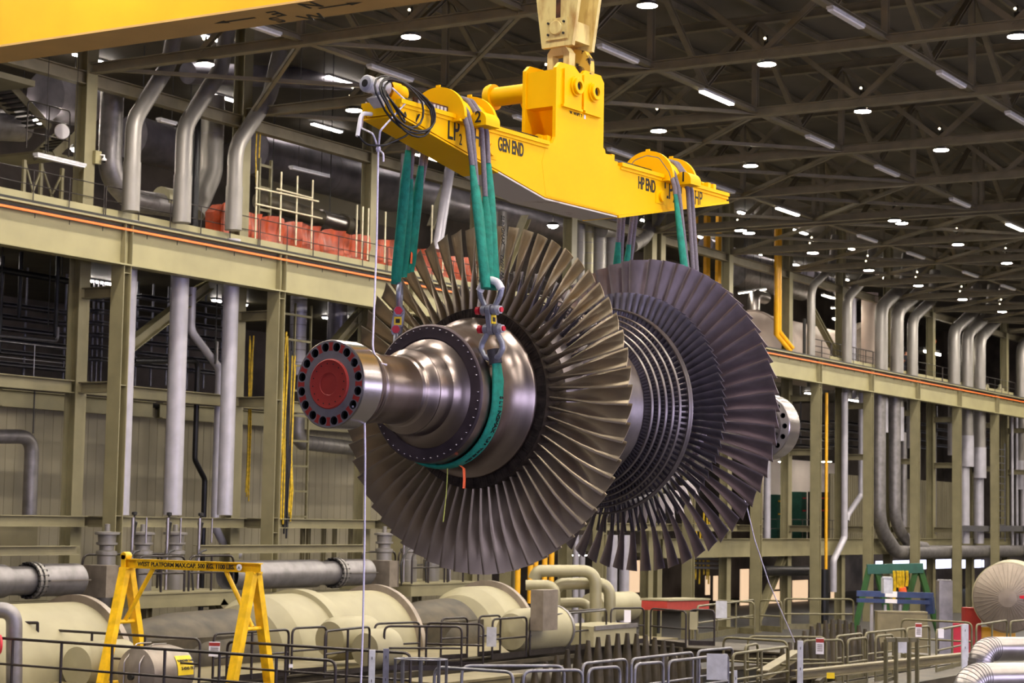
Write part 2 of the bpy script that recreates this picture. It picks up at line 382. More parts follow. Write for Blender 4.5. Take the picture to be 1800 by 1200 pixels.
# ---------------------------------------------------------------- lifting beam
beam = thing('lifting_beam', G(1.72, 0, 2.55), 'bright yellow lifting beam lettered GEN END and HP END above the rotor', 'lifting beam', rz=RD)
BO = V((1.72, 0, 2.55))
def B(s, w, h): return Lc(s, w, h)-BO
def bob(mb, name, m, parent=None, label=None): return mb.build(name, m, parent or beam, label, fix=True)
HB = .26
m = MB()
# box body: two webs closed by a sloping bottom plate
out = [(-2.03, 3.22), (-2.03, 3.10), (.88, 2.56), (2.56, 2.56), (5.48, 3.15), (5.48, 3.22)]
for w0 in (HB-.017, -HB+.002): m.prism([B(s, w0, h) for s, h in out], B(0, .015, 0)-B(0, 0, 0))
m.m = 1
bt = [(-2.05, 3.085), (-.12, 2.728), (.88, 2.545), (2.56, 2.545)]
for (a, ha), (b, hb) in zip(bt, bt[1:]):
    m.m = 0 if a < -1 else 1
    m.obox(B(a, 0, ha-.005), B(b, 0, hb-.005), 2*HB, .02, (0, 0, 1))
m.m = 0
m.obox(B(2.56, 0, 2.54), B(5.5, 0, 3.14), 2*HB+.05, .035, (0, 0, 1))
for a, b in ((-2.05, .92), (2.62, 5.5)):             # top flanges with a lip below
    m.obox(B(a, 0, 3.245), B(b, 0, 3.245), 2*HB+.07, .05, (0, 0, 1)); m.obox(B(a, 0, 3.2), B(b, 0, 3.2), 2*HB+.03, .04, (0, 0, 1))
for a, ha, b, hb in ((-2.03, 3.10, .88, 2.56), (.88, 2.56, 2.56, 2.56)): m.obox(B(a, HB-.012, ha+.012), B(b, HB-.012, hb+.012), .024, .02, (0, 0, 1))
m.box(B(-2.06, .2, 0).x, B(-2.02, 0, 0).x, -.2, .2, 3.1-BO.z, 3.26-BO.z)
body = bob(m, 'beam_body', [M['yellow'], M['bareunder']])
m = MB()                                             # tower: two cheek plates with a head box
out = [(1.03, 3.27), (1.09, 3.36), (1.09, 4.25), (1.18, 4.33), (1.5, 4.34), (1.64, 4.255), (1.66, 4.255), (1.75, 4.335), (2.12, 4.335), (2.2, 4.25), (2.2, 3.4), (2.24, 3.38), (2.26, 3.33), (2.4, 3.33), (2.42, 3.27), (2.56, 3.27), (2.56, 2.57), (.9, 2.57), (.8, 3.0), (.9, 3.25), (.96, 3.25)]
near = out
far = [(.98, 3.27) if p == (1.03, 3.27) else p for p in out]
m.prism([B(s, HB, h) for s, h in near], B(0, -.05, 0)-B(0, 0, 0)); m.prism([B(s, -HB+.05, h) for s, h in far], B(0, -.05, 0)-B(0, 0, 0))
m.box(B(1.11, 0, 0).x, B(1.14, 0, 0).x, -HB+.05, HB-.05, 3.76-BO.z, 4.23-BO.z)
m.box(B(1.14, 0, 0).x, B(1.3, 0, 0).x, -HB+.05, HB-.05, 3.76-BO.z, 3.79-BO.z)
m.box(B(2.14, 0, 0).x, B(2.17, 0, 0).x, -HB+.05, HB-.05, 3.3-BO.z, 4.2-BO.z)
tower = bob(m, 'tower', M['yellow'])
for sc_, pts in ((1.49, (1.235, 1.63)), (1.9, (1.68, 2.06))):
    m = MB(); m.box(pts[0]-BO.x, pts[1]-BO.x, -HB-.03, -HB+.01, 3.80-BO.z, 4.26-BO.z)
    bob(m, 'cheek_plate', M['yellow'], tower)
    m = MB(); o = B(sc_, HB+.03, 4.07); ax = B(0, 1, 0)-B(0, 0, 0)
    m.lathe([(0, .13), (.025, .13), (.025, .105), (.06, .105), (.065, .1), (.065, .058), (.0, .058)], o, ax, 32)
    m.m = 1; m.lathe([(.03, .058), (.03, 0)], o, ax, 24)
    bob(m, 'pin_boss', [M['yellow'], M['dark']], tower)
m = MB(); m.box(1.2-BO.x, 1.64-BO.x, -HB-.045, -HB, 3.765-BO.z, 3.795-BO.z); m.box(1.7-BO.x, 2.08-BO.x, -HB-.045, -HB, 3.765-BO.z, 3.795-BO.z)
bob(m, 'ledge', M['yellow'], tower)
for s_, h_, l_ in ((1.49, 4.07, .72), (1.9, 4.07, .4)):   # pin tubes out of the far side
    m = MB(); o = B(s_, -HB, h_); ax = B(0, -1, 0)-B(0, 0, 0)
    m.lathe([(0, .125), (l_, .125), (l_, .17), (l_+.05, .175), (l_+.1, .16), (l_+.1, .1), (l_+.06, 0)], o, ax, 32)
    bob(m, 'pin_tube', M['yellow'], tower)
def saddle(s0, num):
    for ds in (-.30, .32):                           # two rounded end plates, a drum between them
        m = MB(); P = [(.42*cos(pi*k/20), 3.235+.385*sin(pi*k/20)) for k in range(21)]+[(-.4, 3.2), (.4, 3.2)]
        m.prism([B(s0+ds, wv, h) for wv, h in P], (.05, 0, 0))
        m.box(s0+ds+.02-BO.x, s0+ds+.04-BO.x, -.03, .03, 3.6-BO.z, 3.65-BO.z)
        pl = bob(m, 'saddle_plate', M['yellow'])
    m = MB(); P = [(.33*cos(pi*k/16), 3.24+.3*sin(pi*k/16)) for k in range(17)]
    m.prism([B(s0-.27, wv, h) for wv, h in P], (.6, 0, 0)); bob(m, 'saddle_drum', M['yellow'])
    m = MB()
    P = [(.46+.125*cos(pi*k/14), 3.20+.125*sin(pi*k/14)) for k in range(15)]+[(.335, 3.15), (.585, 3.15)]
    m.prism([B(s0-.10, wv, h) for wv, h in P], (.28, 0, 0)); horn = bob(m, 'sling_horn', M['yellow'])
    text_mesh(num, .19, M['ink'], parent=horn, mw=tmat(B(s0-.101, .42, 3.19), (0, -1, 0), (0, 0, 1), .002), bold=.002)
    m = MB(); m.obox(B(s0-.34, .3, 3.19), B(s0+.02, .3, 3.19), .16, .03); bob(m, 'saddle_foot', M['yellow'])
saddle(-.73, '2'); saddle(4.0, '1')
for a, b in ((-1.75, .95), (2.3, 5.0)):              # adjusting screws on top of the beam
    m = MB(); k = int((b-a)/.02); rg = []
    for i in range(k+1):
        r = .035+.006*(i % 2); rg.append([B(a+(b-a)*i/k, r*cos(2*pi*j/8)+.06, 3.325+r*sin(2*pi*j/8)) for j in range(8)])
    m.rings(rg); bob(m, 'adjusting_screw', M['screw'])
for s_ in (1.0, 2.5, 4.75, 5.05, 5.2):
    m = MB(); m.box(s_-BO.x, s_+.07-BO.x, -.2, .06, 3.27-BO.z, 3.37-BO.z); m.cyl(B(s_-.02, .06, 3.325), B(s_+.09, .06, 3.325), .07, 16); bob(m, 'screw_bearing', M['yellow'])
m = MB(); m.cyl(B(5.25, .06, 3.33), B(5.42, .06, 3.33), .05, 12); bob(m, 'screw_end', M['motor'])
m = MB()                                             # terminal strip beside the left screw
m.obox(B(-1.72, .2, 3.31), B(-1.08, .2, 3.31), .03, .09, (0, 0, 1)); bob(m, 'terminal_strip', M['rust'])
m = MB()
for i in range(8): m.obox(B(-1.66+i*.07, .22, 3.31), B(-1.62+i*.07, .22, 3.31), .02, .045, (0, 0, 1))
bob(m, 'terminal_block', M['motor'])
m = MB(); ax = (1, 0, 0); o = B(-2.28, -.06, 3.44)   # gear motor
m.lathe([(0, 0), (0, .055), (.01, .085), (.03, .1), (.10, .1), (.12, .092), (.2, .092), (.22, .11), (.30, .125), (.34, .12)], o, ax, 28)
mot = bob(m, 'drive_motor', M['motor'])
bob(MB().lathe([(-.004, 0), (-.004, .04), (.0, .045)], o, ax, 20), 'fan_grille', M['dark'], mot)
bob(MB().prism([B(-2.03, -.11, 3.36), B(-2.2, -.1, 3.28), B(-2.03, -.1, 3.17), B(-1.97, -.1, 3.3)], (0, -.16, 0)), 'motor_bracket', M['motor'], mot)
m = MB(); m.lathe([(0, .12), (.06, .14), (.14, .14), (.2, .11), (.3, .1), (.34, .06)], B(-1.94, -.03, 3.42), ax, 24); bob(m, 'gear_case', M['yellow'])
m = MB()
for cs, ch, ra, rb, ww in ((-1.98, 3.21, .50, .30, .31), (-1.93, 3.17, .40, .30, .33), (-2.06, 3.22, .34, .27, .35), (-1.98, 3.2, .47, .27, .36)):
    m.tube([B(cs+ra*cos(t*.3142+.4), ww-.12*max(0, sin(t*.3142)), ch+rb*sin(t*.3142)+.05*cos(t*.3142)) for t in range(21)], .013, 8, caps=False)
for a, b, c in ((-2.2, -1.85, -.28), (-2.15, -1.9, -.35)):
    n = 16; m.tube([B(a+(b-a)*t/n, .1+.22*sin(pi*t/n), 3.4+c*sin(pi*t/n)-.1*(t/n)) for t in range(n+1)], .013, 8)
bob(m, 'cable_coil', M['rubber'])
bob(MB().tube([B(-2.1, -.1, 3.12), B(-2.28, -.1, 3.1), B(-2.36, -.08, 2.82)], .024, 10, bend=.12), 'conduit', M['whitep'])
bob(MB().tube([B(-2.36, -.08, 2.84), B(-2.3, 0, 2.72), B(-2.1, .1, 2.74), B(-1.8, .2, 2.9), B(-1.7, .28, 3.15)], .012, 8, bend=.2), 'pendant_cable', M['rubber'])
def lett(t, s, h, size, **k): text_mesh(t, size, M['ink'], parent=body, mw=tmat(B(s, HB-.002, h), (1, 0, 0), (0, 0, 1), .001), **k)
for s0 in (-1.15, 3.74):
    lett('LP', s0, 2.965, .36, bold=.002, sx=.66); lett('2', s0+.235, 2.93, .19, sx=.6); lett('I', s0+.44, 3.08, .17)
    lett('HP', s0+.53 if s0 < 0 else 4.565, 2.97 if s0 < 0 else 2.985, .30, sx=.58)
lett('GEN END', -.135, 2.995, .23, bold=.006, sx=.54); lett('HP END', 3.07, 2.995, .23, bold=.006, sx=.54)
lett('I', 4.485, 3.07, .18)
text_mesh('W. WHPT 2', .055, M['ink'], parent=tower, mw=tmat(B(1.40, HB, 3.71), (1, 0, 0), (0, 0, 1), .002))
m = MB(); m.box(1.73-BO.x, 1.77-BO.x, -HB-.004, -HB, 3.7-BO.z, 3.75-BO.z); bob(m, 'paint_fleck', M['whitep'], tower)
for s_ in (-.33, 3.62):
    m = MB(); m.box(s_-.1-BO.x, s_+.16-BO.x, -HB-.005, -HB+.04, 2.86-BO.z, 3.09-BO.z); m.cyl(B(s_+.05, .2, 2.97), B(s_+.05, .3, 2.97), .075, 18); bob(m, 'inspection_pad', M['yellow'])

# ---------------------------------------------------------------- slings, shackles, links
def sling(nm, s0, S_, ends_n, ends_f, bn, bf, label):
    t = wthing('round_sling', G(s0, 0, 3.55), label, 'lifting sling', 'green round slings over the beam saddles')
    for (s, gn, gf, tn, tf) in S_:
        top = [G(s, .36+.0, 3.30), G(s, .2, 3.51), G(s, 0, 3.56), G(s, -.2, 3.51), G(s, -.36, 3.30)]
        def along(e, f): return e
        n0, f0 = G(s, .43, 3.1), G(s, -.43, 3.1)
        en, ef = G(*tn), G(*tf); pn = n0.lerp(en, gn); pf = f0.lerp(ef, gf)
        MB().tube([pn, n0]+top+[f0, pf], .032, 10, bend=.12).build('sleeve', M['sleeve'], t)
        for p, e in ((pn, en), (pf, ef)):
            q = [p.lerp(e, k/8) for k in range(9)]
            MB().tube(q, .06, 10, rs=[.036, .05, .062, .066, .066, .066, .068, .07, .06], flat=.6).build('cover', M['sling'], t)
    return t
NB, FB = (-1.03, .8, 1.19), (-.66, -.8, 1.36)
def off(p, a, b=0, c=0): return (p[0]+a, p[1]+b, p[2]+c)
sA = sling('a', -.93, [(-.98, .24, .10, off(NB, -.05, .02), off(FB, -.06)), (-.90, .36, .3, off(NB, 0, -.03), off(FB, .06, 0, .1))], 0, 0, 0, 0, 'green round sling over the saddle marked 2, on the lettered LP side of its horn')
sB = sling('b', -.62, [(-.70, .42, .2, off(NB, .05), off(FB, .2, 0, .18)), (-.60, .2, .4, off(NB, .09, .03), off(FB, .13, 0, .16))], 0, 0, 0, 0, 'green round sling over the saddle marked 2, on the GEN END side of its horn')
for k, (s, l) in enumerate(((3.78, 'nearer the HP END lettering'), (4.14, 'nearer the beam tip'))):
    sling('c', s, [(s-.05, .05 if k == 0 else .5, .3, (3.68+.1*k, .80, .82), (4.14+.1*k, -.8, .82)), (s+.05, .55, .5, (3.74+.14*k, .8, .82), (4.22+.1*k, -.8, .82))], 0, 0, 0, 0, 'green round sling over the saddle marked 1, '+l)
for lab, ph in (('SLINGMAX', 0), ('TWIN PATH', 1)):
    text_mesh(lab, .075, M['ink'], parent=sB, mw=tmat(G(-.87, .74+.06, 2.05-.45*ph)-sB.location, G(-1.0, .8, 1.3)-G(-.87, .68, 2.0), u_s, .062))
def shackle(o, axp, dn, label, white):
    """bow shackle: o pin centre, axp pin axis, dn +1 bow up / -1 bow down"""
    t = wthing('bow_shackle', o, label, 'shackle', 'grey bow shackles in the rigging'); axp = V(axp).normalized(); z = V((0, 0, dn))
    P = [(-.075, 0), (-.078, .06), (-.14, .16), (-.155, .23), (-.1, .315), (0, .35), (.1, .315), (.155, .23), (.14, .16), (.078, .06), (.075, 0)]
    pts = [o+axp*a+z*b for a, b in P]; k0, k1 = (3, 8) if white else (0, 0)
    if white:
        MB().tube(fillet(pts[:4], .06), .033, 12).build('shackle_leg', M['shack'], t); MB().tube(fillet(pts[7:], .06), .033, 12).build('shackle_leg', M['shack'], t)
        MB().tube(fillet(pts[3:8], .08), .046, 12).build('bow', M['whitep'], t, 'white painted bow')
    else: MB().tube(fillet(pts, .06), .034, 12).build('bow', M['shack'], t)
    for sgn in (-1, 1): MB().cyl(o+axp*sgn*.045, o+axp*sgn*.105, .06, 18).build('eye', M['shack'], t)
    MB().cyl(o-axp*.15, o+axp*.17, .03, 14).build('pin', M['redp'], t, 'red screw pin'); MB().cyl(o-axp*.19, o-axp*.14, .05, 6).build('pin_head', M['redp'], t)
    MB().cyl(o+axp*.105, o+axp*.15, .05, 6).build('nut', M['motor'], t)
    return t
def link(o0, o1, axp, sd, label):
    t = wthing('load_link', (o0+o1)/2, label, 'load link'); axp = V(axp).normalized(); sd = V(sd).normalized(); z = V((0, 0, 1)); P = []
    for k in range(9): P.append(o0+sd*.07*cos(pi*k/8)+z*.07*sin(pi*k/8))
    for k in range(9): P.append(o1-sd*.07*cos(pi*k/8)-z*.07*sin(pi*k/8))
    MB().prism([p-axp*.03 for p in P], axp*.06).build('link_plate', M['shack'], t, fix=True)
    c = (o0+o1)/2
    for sg in (-1, 1):
        MB().obox(c-z*.05+axp*.033*sg, c+z*.05+axp*.033*sg, .012, .09, sd).build('yellow_sticker', M['ysign'], t)
        MB().obox(c-z*.025+axp*.037*sg, c+z*.025+axp*.037*sg, .012, .05, sd).build('display', M['dark'], t)
    return t
p1, p2 = G(-.975, .8, .947), G(-.925, .8, .735)
shackle(p1, u_w, 1, 'grey bow shackle with white bow at the foot of the near front slings', True)
link(p1, p2, u_w, u_s, 'flat grey load link between the two near shackles')
shackle(p2, u_w, -1, 'grey bow shackle below the near load link, gripping the basket sling', False)
fa = u_s*.82-u_w*.57; fs = u_s*.57+u_w*.82
f1, f2 = G(-.64, -.8, 1.03), G(-.68, -.8, .8)
shackle(f1, fa, 1, 'grey bow shackle at the foot of the far front slings, seen edge on', False)
link(f1, f2, fa, fs, 'grey load link with yellow stickers on the far side of the hub')
shackle(f2, fa, -1, 'grey bow shackle below the far load link, half hidden behind the disc', False)
t = wthing('basket_sling', G(-.82, 0, -.83), 'green lettered basket sling wrapped under the rotor hub', 'lifting sling')
rg = []; cen = []
pth = [(.80, .44), (.83, .3), (.845, .15)]+[(.838*cos(a), .838*sin(a)) for a in [-pi*k/28 for k in range(29)]]+[(-.84, .2), (-.82, .45)]
for i, (wv, h) in enumerate(pth):
    s = -.865+.085*min(1, i/17); wd = .105 if i > 1 else .085
    a = V(pth[min(i+1, len(pth)-1)])-V(pth[max(i-1, 0)]); nrm = V((-a.y, a.x)).normalized()*-1
    ring = [G(s+wd*cos(q), wv-nrm.x*.032*sin(q), h-nrm.y*.032*sin(q)) for q in [2*pi*j/12 for j in range(12)]]
    rg.append(ring); cen.append((s, wv, h))
MB().rings(rg).build('cover', M['sling'], t)
m = MB(); m.tube([G(-.885, .79, .50), G(-.88, .805, .42), G(-.87, .82, .34)], .09, 12, rs=[.1, .1, .1], flat=.75).build('wear_pad', M['wear'], t)
MB().tube([G(-.66, -.8, .52), G(-.7, -.83, .3)], .09, 12, flat=.6).build('wear_pad', M['wear'], t)
for txt, a0, da, sz in (('SLINGMAX', -2, -3.6, .085), ('TUFF TWINPATH', -34, -2.3, .055)):
    for i, ch in enumerate(txt):
        if ch == ' ': continue
        a = R(a0+da*i); rr = .874; p = G(-.80, rr*cos(a), rr*sin(a)); out_ = u_w*cos(a)+V((0, 0, 1))*sin(a); tang = u_w*sin(a)-V((0, 0, 1))*cos(a)
        text_mesh(ch, sz, M['ink'], parent=t, mw=tmat(p-t.location-u_s*(.03+sz*.2), tang, u_s, 0))
def ribbon(path, wd, m, name, label, cat, n=(1, 0, 0)):
    m_ = MB(); rg = []
    for p in path: rg.append([V(p)-u_s*wd/2, V(p)+u_s*wd/2, V(p)+u_s*wd/2+u_w*.004, V(p)-u_s*wd/2+u_w*.004])
    m_.rings(rg); m_.build(name, m, None, label, cat)
a = R(-72)
ribbon([G(-.79, .86*cos(a), .86*sin(a)-.0), G(-.79, .33, -.86), G(-.79, .34, -.98), G(-.79, .335, -1.09)], .05, M['flag'], 'ribbon', 'bright orange ribbon dangling under the green basket sling', 'ribbon')
MB().tube([G(-.84, .13, -.86), G(-.84, .13, -1.0), G(-.85, .125, -1.2), G(-.86, .1, -1.48)], .007, 6).build('string', M['yarn'], None, 'thin yellow green string hanging below the basket sling', 'string')
MB().box(-.03, .03, -.004, .004, -.09, 0).build('shackle_tag', M['label'], None, 'small white tag hanging from the lower near shackle pin', 'tag', loc=G(-1.0, .68, .72))
a, b = G(-.55, -.72, 1.98), G(-.56, -.7, 1.62)
ribbon([a, a.lerp(b, .5)+u_s*.02, b], .035, M['flag'], 'ribbon', 'short red orange streamer tied among the far front slings', 'ribbon')

# ---------------------------------------------------------------- tag lines
def rope(path, label, knots=(), r=.011):
    t = wthing('tag_line', path[0], label, 'rope'); MB().tube(path, r, 8, bend=.3).build('line', M['rope'], t)
    for p, q in knots:
        for pp in q: MB().tube(pp, r, 8, bend=.05).build('bight', M['rope'], t)
        MB().lathe([(-.035, 0), (-.03, .02), (0, .03), (.03, .02), (.035, 0)], p, (0, 0, 1), 10).build('knot', M['rope'], t)
    return t
kn = onD(665, 262, 22.5); k2 = onD(663, 638, 21.9); hole = RC+u_s*-2.80+u_w*.37+V((0, 0, .16))
rope([kn, onD(662, 430, 22.3), onD(657, 560, 22.0), onD(655, 612, 21.9), k2], 'white rope hanging from the left beam end to the front coupling',
     [(kn, [[kn, onD(656, 235, 22.4), G(-2.0, -.33, 3.0), G(-1.98, -.28, 3.3)], [kn, onD(668, 230, 22.3), G(-1.95, .29, 3.25), G(-1.98, .1, 3.42)], [kn, onD(674, 270, 22.4), onD(674, 284, 22.4)]]),
      (k2, [[k2, onD(640, 642, 21.75), hole+V((0, 0, -.03))], [k2, onD(640, 632, 21.75), hole+V((0, 0, .03))], [k2, onD(640, 637, 21.7), hole], [k2, onD(680, 641, 21.95)]])])
k3 = onD(641, 735, 21.8); hole2 = RC+u_s*-2.80+u_w*.32+V((0, 0, -.25))
rope([k3, onD(642, 800, 21.8), onD(641, 940, 21.8), onD(638, 1100, 21.8), onD(634, 1215, 21.8)], 'white rope hanging straight down from the front coupling bolt hole', [(k3, [[k3, onD(631, 728, 21.75), hole2], [k3, onD(648, 722, 21.8)]])])
e = onD(1303, 858, 28.3)
rope([e, onD(1313, 892, 28.4), onD(1327, 950, 29), onD(1352, 1025, 31), onD(1397, 1128, 39)], 'pale slanting rope from the far blades down to the railing posts', [(e, [])], .009)

# ---------------------------------------------------------------- crane hook block and bridge girder
hb = wthing('crane_hook_block', G(1.70, 0, 5.3), 'worn cream crane hook block with rust streaks above the lifting beam', 'crane hook block')
def quad(s, pts, th, m, name, parent=hb): return MB().prism([G(s, a, h) for a, h in pts], u_s*th).build(name, M[m], parent, fix=True)
TP = 6.6
fp = quad(1.47, [(-.235, 4.62), (.235, 4.62), (.24, 4.66), (.39+.14, TP), (-.39-.14, TP)], .06, 'rust_y', 'front_cheek')
bp = quad(1.93, [(-.235, 4.62), (.235, 4.62), (.24, 4.66), (.39+.14, TP), (-.39-.14, TP)], .06, 'rust_y', 'rear_cheek')
quad(1.53, [(-.2, 4.70), (.2, 4.70), (.2, 4.96), (-.2, 4.96)], .4, 'rust_y', 'spacer')
MB().prism([G(1.45, a, h) for a, h in ((-.165, 4.71), (.165, 4.71), (.165, 4.99), (-.165, 4.99))], u_s*.025).build('pin_pad', M['rust_y'], fp, fix=True)
MB().prism([G(1.465, a, h) for a, h in ((-.02, 4.99), (.05, 4.99), (.05, 6.5), (-.02, 6.5))], u_s*.01).build('rust_streak', M['rust'], fp, fix=True)
MB().lathe([(-.03, 0), (-.03, .085), (-.02, .095), (.0, .095)], G(1.45, 0, 4.86), u_s, 28).build('pin_end', M['rust_y'], fp)
for a, b in ((-.12, 4.78), (.115, 4.78), (-.12, 4.93), (.12, 4.93)): MB().cyl(G(1.43, a, b), G(1.46, a, b), .016, 8).build('bolt', M['dark'], fp)
fk = quad(1.55, [(-.2, 4.3), (-.12, 4.3), (-.12, 4.52), (.05, 4.52), (.05, 4.25), (.13, 4.25), (.14, 4.55), (.08, 4.63), (-.14, 4.63), (-.2, 4.56)], .14, 'rust_y', 'fork')
quad(1.85, [(-.05, 4.22), (.24, 4.22), (.27, 4.35), (.26, 4.5), (.18, 4.62), (.02, 4.66), (-.05, 4.5)], .1, 'rust_y2', 'fork_cheek', hb)
MB().cyl(G(1.80, .12, 4.36), G(1.99, .12, 4.36), .06, 20).build('fork_pin', M['steel'], fk)
MB().lathe([(-.1, .0), (-.1, .1), (0, .12), (.1, .1), (.1, 0)], G(1.72, -.03, 4.36), u_w, 20).build('hook_shank', M['rust'], fk)

cb = wthing('overhead_crane_girder', onZ(300, 37, CZ+9.0), 'massive yellow overhead crane girder with compass arrows on its tan underside', 'overhead crane girder')
x0, x1 = 27.49, 28.50; zb = CZ+9.0
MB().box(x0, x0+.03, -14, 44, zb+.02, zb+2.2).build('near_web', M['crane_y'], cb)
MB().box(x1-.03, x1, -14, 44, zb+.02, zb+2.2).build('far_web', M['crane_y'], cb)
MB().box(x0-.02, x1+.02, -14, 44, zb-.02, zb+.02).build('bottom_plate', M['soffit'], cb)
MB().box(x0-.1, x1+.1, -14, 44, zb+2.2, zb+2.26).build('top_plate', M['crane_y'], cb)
def ct(t, px, py, size, ex, ez): text_mesh(t, size, M['ink'], parent=cb, mw=tmat(onZ(px, py, zb-.022)-cb.location, ex, ez, .002), bold=.006)
ct('S', 486, 30, .5, (0, 1, 0), (1, 0, 0)); ct('E', 486, 19, .5, (0, 1, 0), (1, 0, 0)); ct('W', 540, 36, .5, (0, -1, 0), (-1, 0, 0)); ct('N', 541, 15, .5, (0, -1, 0), (-1, 0, 0))
def arrow(px, py, d):
    p = onZ(px, py, zb-.024); y = V((0, d, 0)); x = V((1, 0, 0))
    MB().add([p-x*.035, p+x*.035, p+x*.035+y*.7, p-x*.035+y*.7, p-x*.1+y*.66, p+x*.1+y*.66, p+y*.98], [(0, 1, 2, 3), (4, 5, 6)]).build('arrow', M['ink'], cb)
arrow(449, 31, 1); arrow(560, 15, -1)
# ================================================================ the turbine hall
XK = lambda k: 48.97+8.243*k+(1.062 if k >= 5 else 0)
ZGB, ZOR, ZCH = CZ+8.016, CZ+9.185, CZ+14.592       # girder underside, conductor bar, truss underside
YC, YB = 45.0, 46.95                                 # crane column row, building column row
DK = 2.2                                             # turbine deck level
ST = 'structure'
def stru(mb, name, m, label=None, cat=None, group=None): return mb.build(name, m, None, label, cat, group, ST)
stru(MB().box(-35, 190, -26, 90, -.3, 0), 'floor', M['concrete'], 'grey concrete hall floor under the machinery', 'floor')
stru(MB().box(-35, 190, -26, 90, CZ+19.0, CZ+19.2), 'ceiling', M['roofdeck'], 'brown grey roof deck above the trusses', 'ceiling')
stru(MB().box(-35, 190, -26.3, -26, 0, CZ+19), 'wall_near', M['wall'], 'beige hall wall behind the camera', 'wall')
stru(MB().box(-35.3, -35, -26, 90, 0, CZ+19), 'wall_west', M['wall'], 'beige end wall of the hall at the camera end', 'wall')
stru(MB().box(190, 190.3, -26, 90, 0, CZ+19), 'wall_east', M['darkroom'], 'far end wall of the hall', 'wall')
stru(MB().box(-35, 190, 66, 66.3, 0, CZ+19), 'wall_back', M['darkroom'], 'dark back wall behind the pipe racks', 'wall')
# roof trusses
TZ = 3.6
def truss(X, n):
    lab = f'{ORD[n]} roof truss from the camera, spanning the hall above the crane rail' 
    t = wthing('roof_truss', (X, YB, ZCH), lab, 'roof truss', 'roof trusses', ST)
    zc, zt = ZCH+.17, ZCH+TZ
    MB().ibeam((X, YB-.2, zc), (X, -24, zc), .34, .3, .03, .02).build('bottom_chord', M['roofsteel'], t)
    MB().ibeam((X, YB-.2, zt), (X, -24, zt), .32, .3, .03, .02).build('top_chord', M['roofsteel'], t)
    j = -1
    while True:
        yv = 37.93-8.1*j
        if yv < -24: break
        if yv < 46: MB().ibeam((X, yv, zc+.17), (X, yv, zt-.16), .22, .2, .02, .015, (1, 0, 0)).build('vertical', M['roofsteel'], t)
        for sg in (-1, 1):
            y1 = yv+sg*4.05
            if y1 > 46.2 or y1 < -24: continue
            if yv < 46: MB().ibeam((X, yv+sg*.1, zt-.1), (X, y1, zc+.1), .17, .18, .02, .015, (1, 0, 0)).build('diagonal', M['roofsteel'], t)
        j += 1
TX = []
for k in range(-4, 14):
    TX.append(XK(k))
    if k == 4: TX.append(XK(5)-1.0)
for n, X in enumerate(TX): truss(X, n)
def tube_light(p0, p1, name='fluorescent_fixture', lit=False, label='', group='fluorescent fixtures'):
    c = (V(p0)+V(p1))/2; t = wthing(name, c, label, 'light fixture', group); d, s_, u_ = frame(V(p1)-V(p0))
    MB().obox(p0, p1, .22, .09, (0, 0, 1), (0, .05)).build('housing', M['motor'], t)
    if name == 'batten':
        for f in (.2, .8): q = V(p0).lerp(V(p1), f); MB().cyl(q+V((0, 0, .09)), V((q.x, q.y, CZ+19 if q.z > CZ+9 else max(q.z+.3, CZ+9.4))), .012, 6).build('hanger_rod', M['dark'], t)
    MB().obox(V(p0)+d*.04, V(p1)-d*.04, .18, .05, (0, 0, 1), (0, -.02)).build('tube_cover', M['tube'] if lit else M['tubedim'], t)
# struts, sway frames and light fixtures between the trusses
DONE = set()
bays = [(a, b) for a, b in zip(TX, TX[1:]) if b-a > 2 and b > 40]
for bi, (a, b) in enumerate(bays):
    for j in range(0, 6):
        yv = 37.93-8.1*j
        if yv < 8 and a < 60: continue
        t = wthing('sway_frame', ((a+b)/2, yv, ZCH), f'{ORD[bi]} sway frame along the {ORD[j]} row of truss posts from the wall', 'roof brace', 'sway frames', ST)
        MB().ibeam((a, yv, ZCH+.25), (b, yv, ZCH+.25), .2, .24, .02, .015).build('strut', M['roofsteel'], t)
        mid = (a+b)/2
        for e in (a, b): MB().ibeam((mid, yv, ZCH+.35), (e, yv, ZCH+TZ-.1), .15, .2, .02, .015).build('brace', M['roofsteel'], t)
        x0 = mid+(.4 if (bi+j) % 2 else -.6)
        lit = (bi, j) in ((3, 1), (6, 0), (7, 1), (9, 1))
        tube_light((x0, yv-.12, ZCH+.06), (x0+2.5, yv-.12, ZCH+.06), lit=lit, label=f'{"lit" if lit else "unlit white"} tube fixture on the {ORD[bi]} strut of the {ORD[j]} row from the wall')
    for j in (0, 1):
        y0, y1 = (46.5, 37.93) if j == 0 else (37.93, 29.83)
        if bi < 2: continue
        t = wthing('plan_brace', ((a+b)/2, (y0+y1)/2, ZCH), f'{ORD[bi]} cross brace under the roof in the {"strip beside the wall" if j == 0 else "second strip from the wall"}', 'roof brace', 'plan braces', ST)
        MB().angle((a, y0, ZCH+.1), (b, y1, ZCH+.1), .16).build('brace', M['roofsteel'], t); MB().angle((a, y1, ZCH+.06), (b, y0, ZCH+.06), .16).build('brace', M['roofsteel'], t)
    stru(MB().ibeam((a, YB, ZCH-.15), (b, YB, ZCH-.15), .45, .35, .03, .02), 'eave_beam', M['roofsteel'], f'{ORD[bi]} grey beam joining the wall column heads', 'eave beam', 'eave beams')
for i in range(26):
    y = 46-2.7*i
    stru(MB().channel((36, y, CZ+18.8), (180, y, CZ+18.8), .3, .12, .015), 'roof_purlin', M['roofsteel'], f'{ORD[i]} long purlin under the roof deck counted from the wall', 'roof purlin', 'roof purlins')
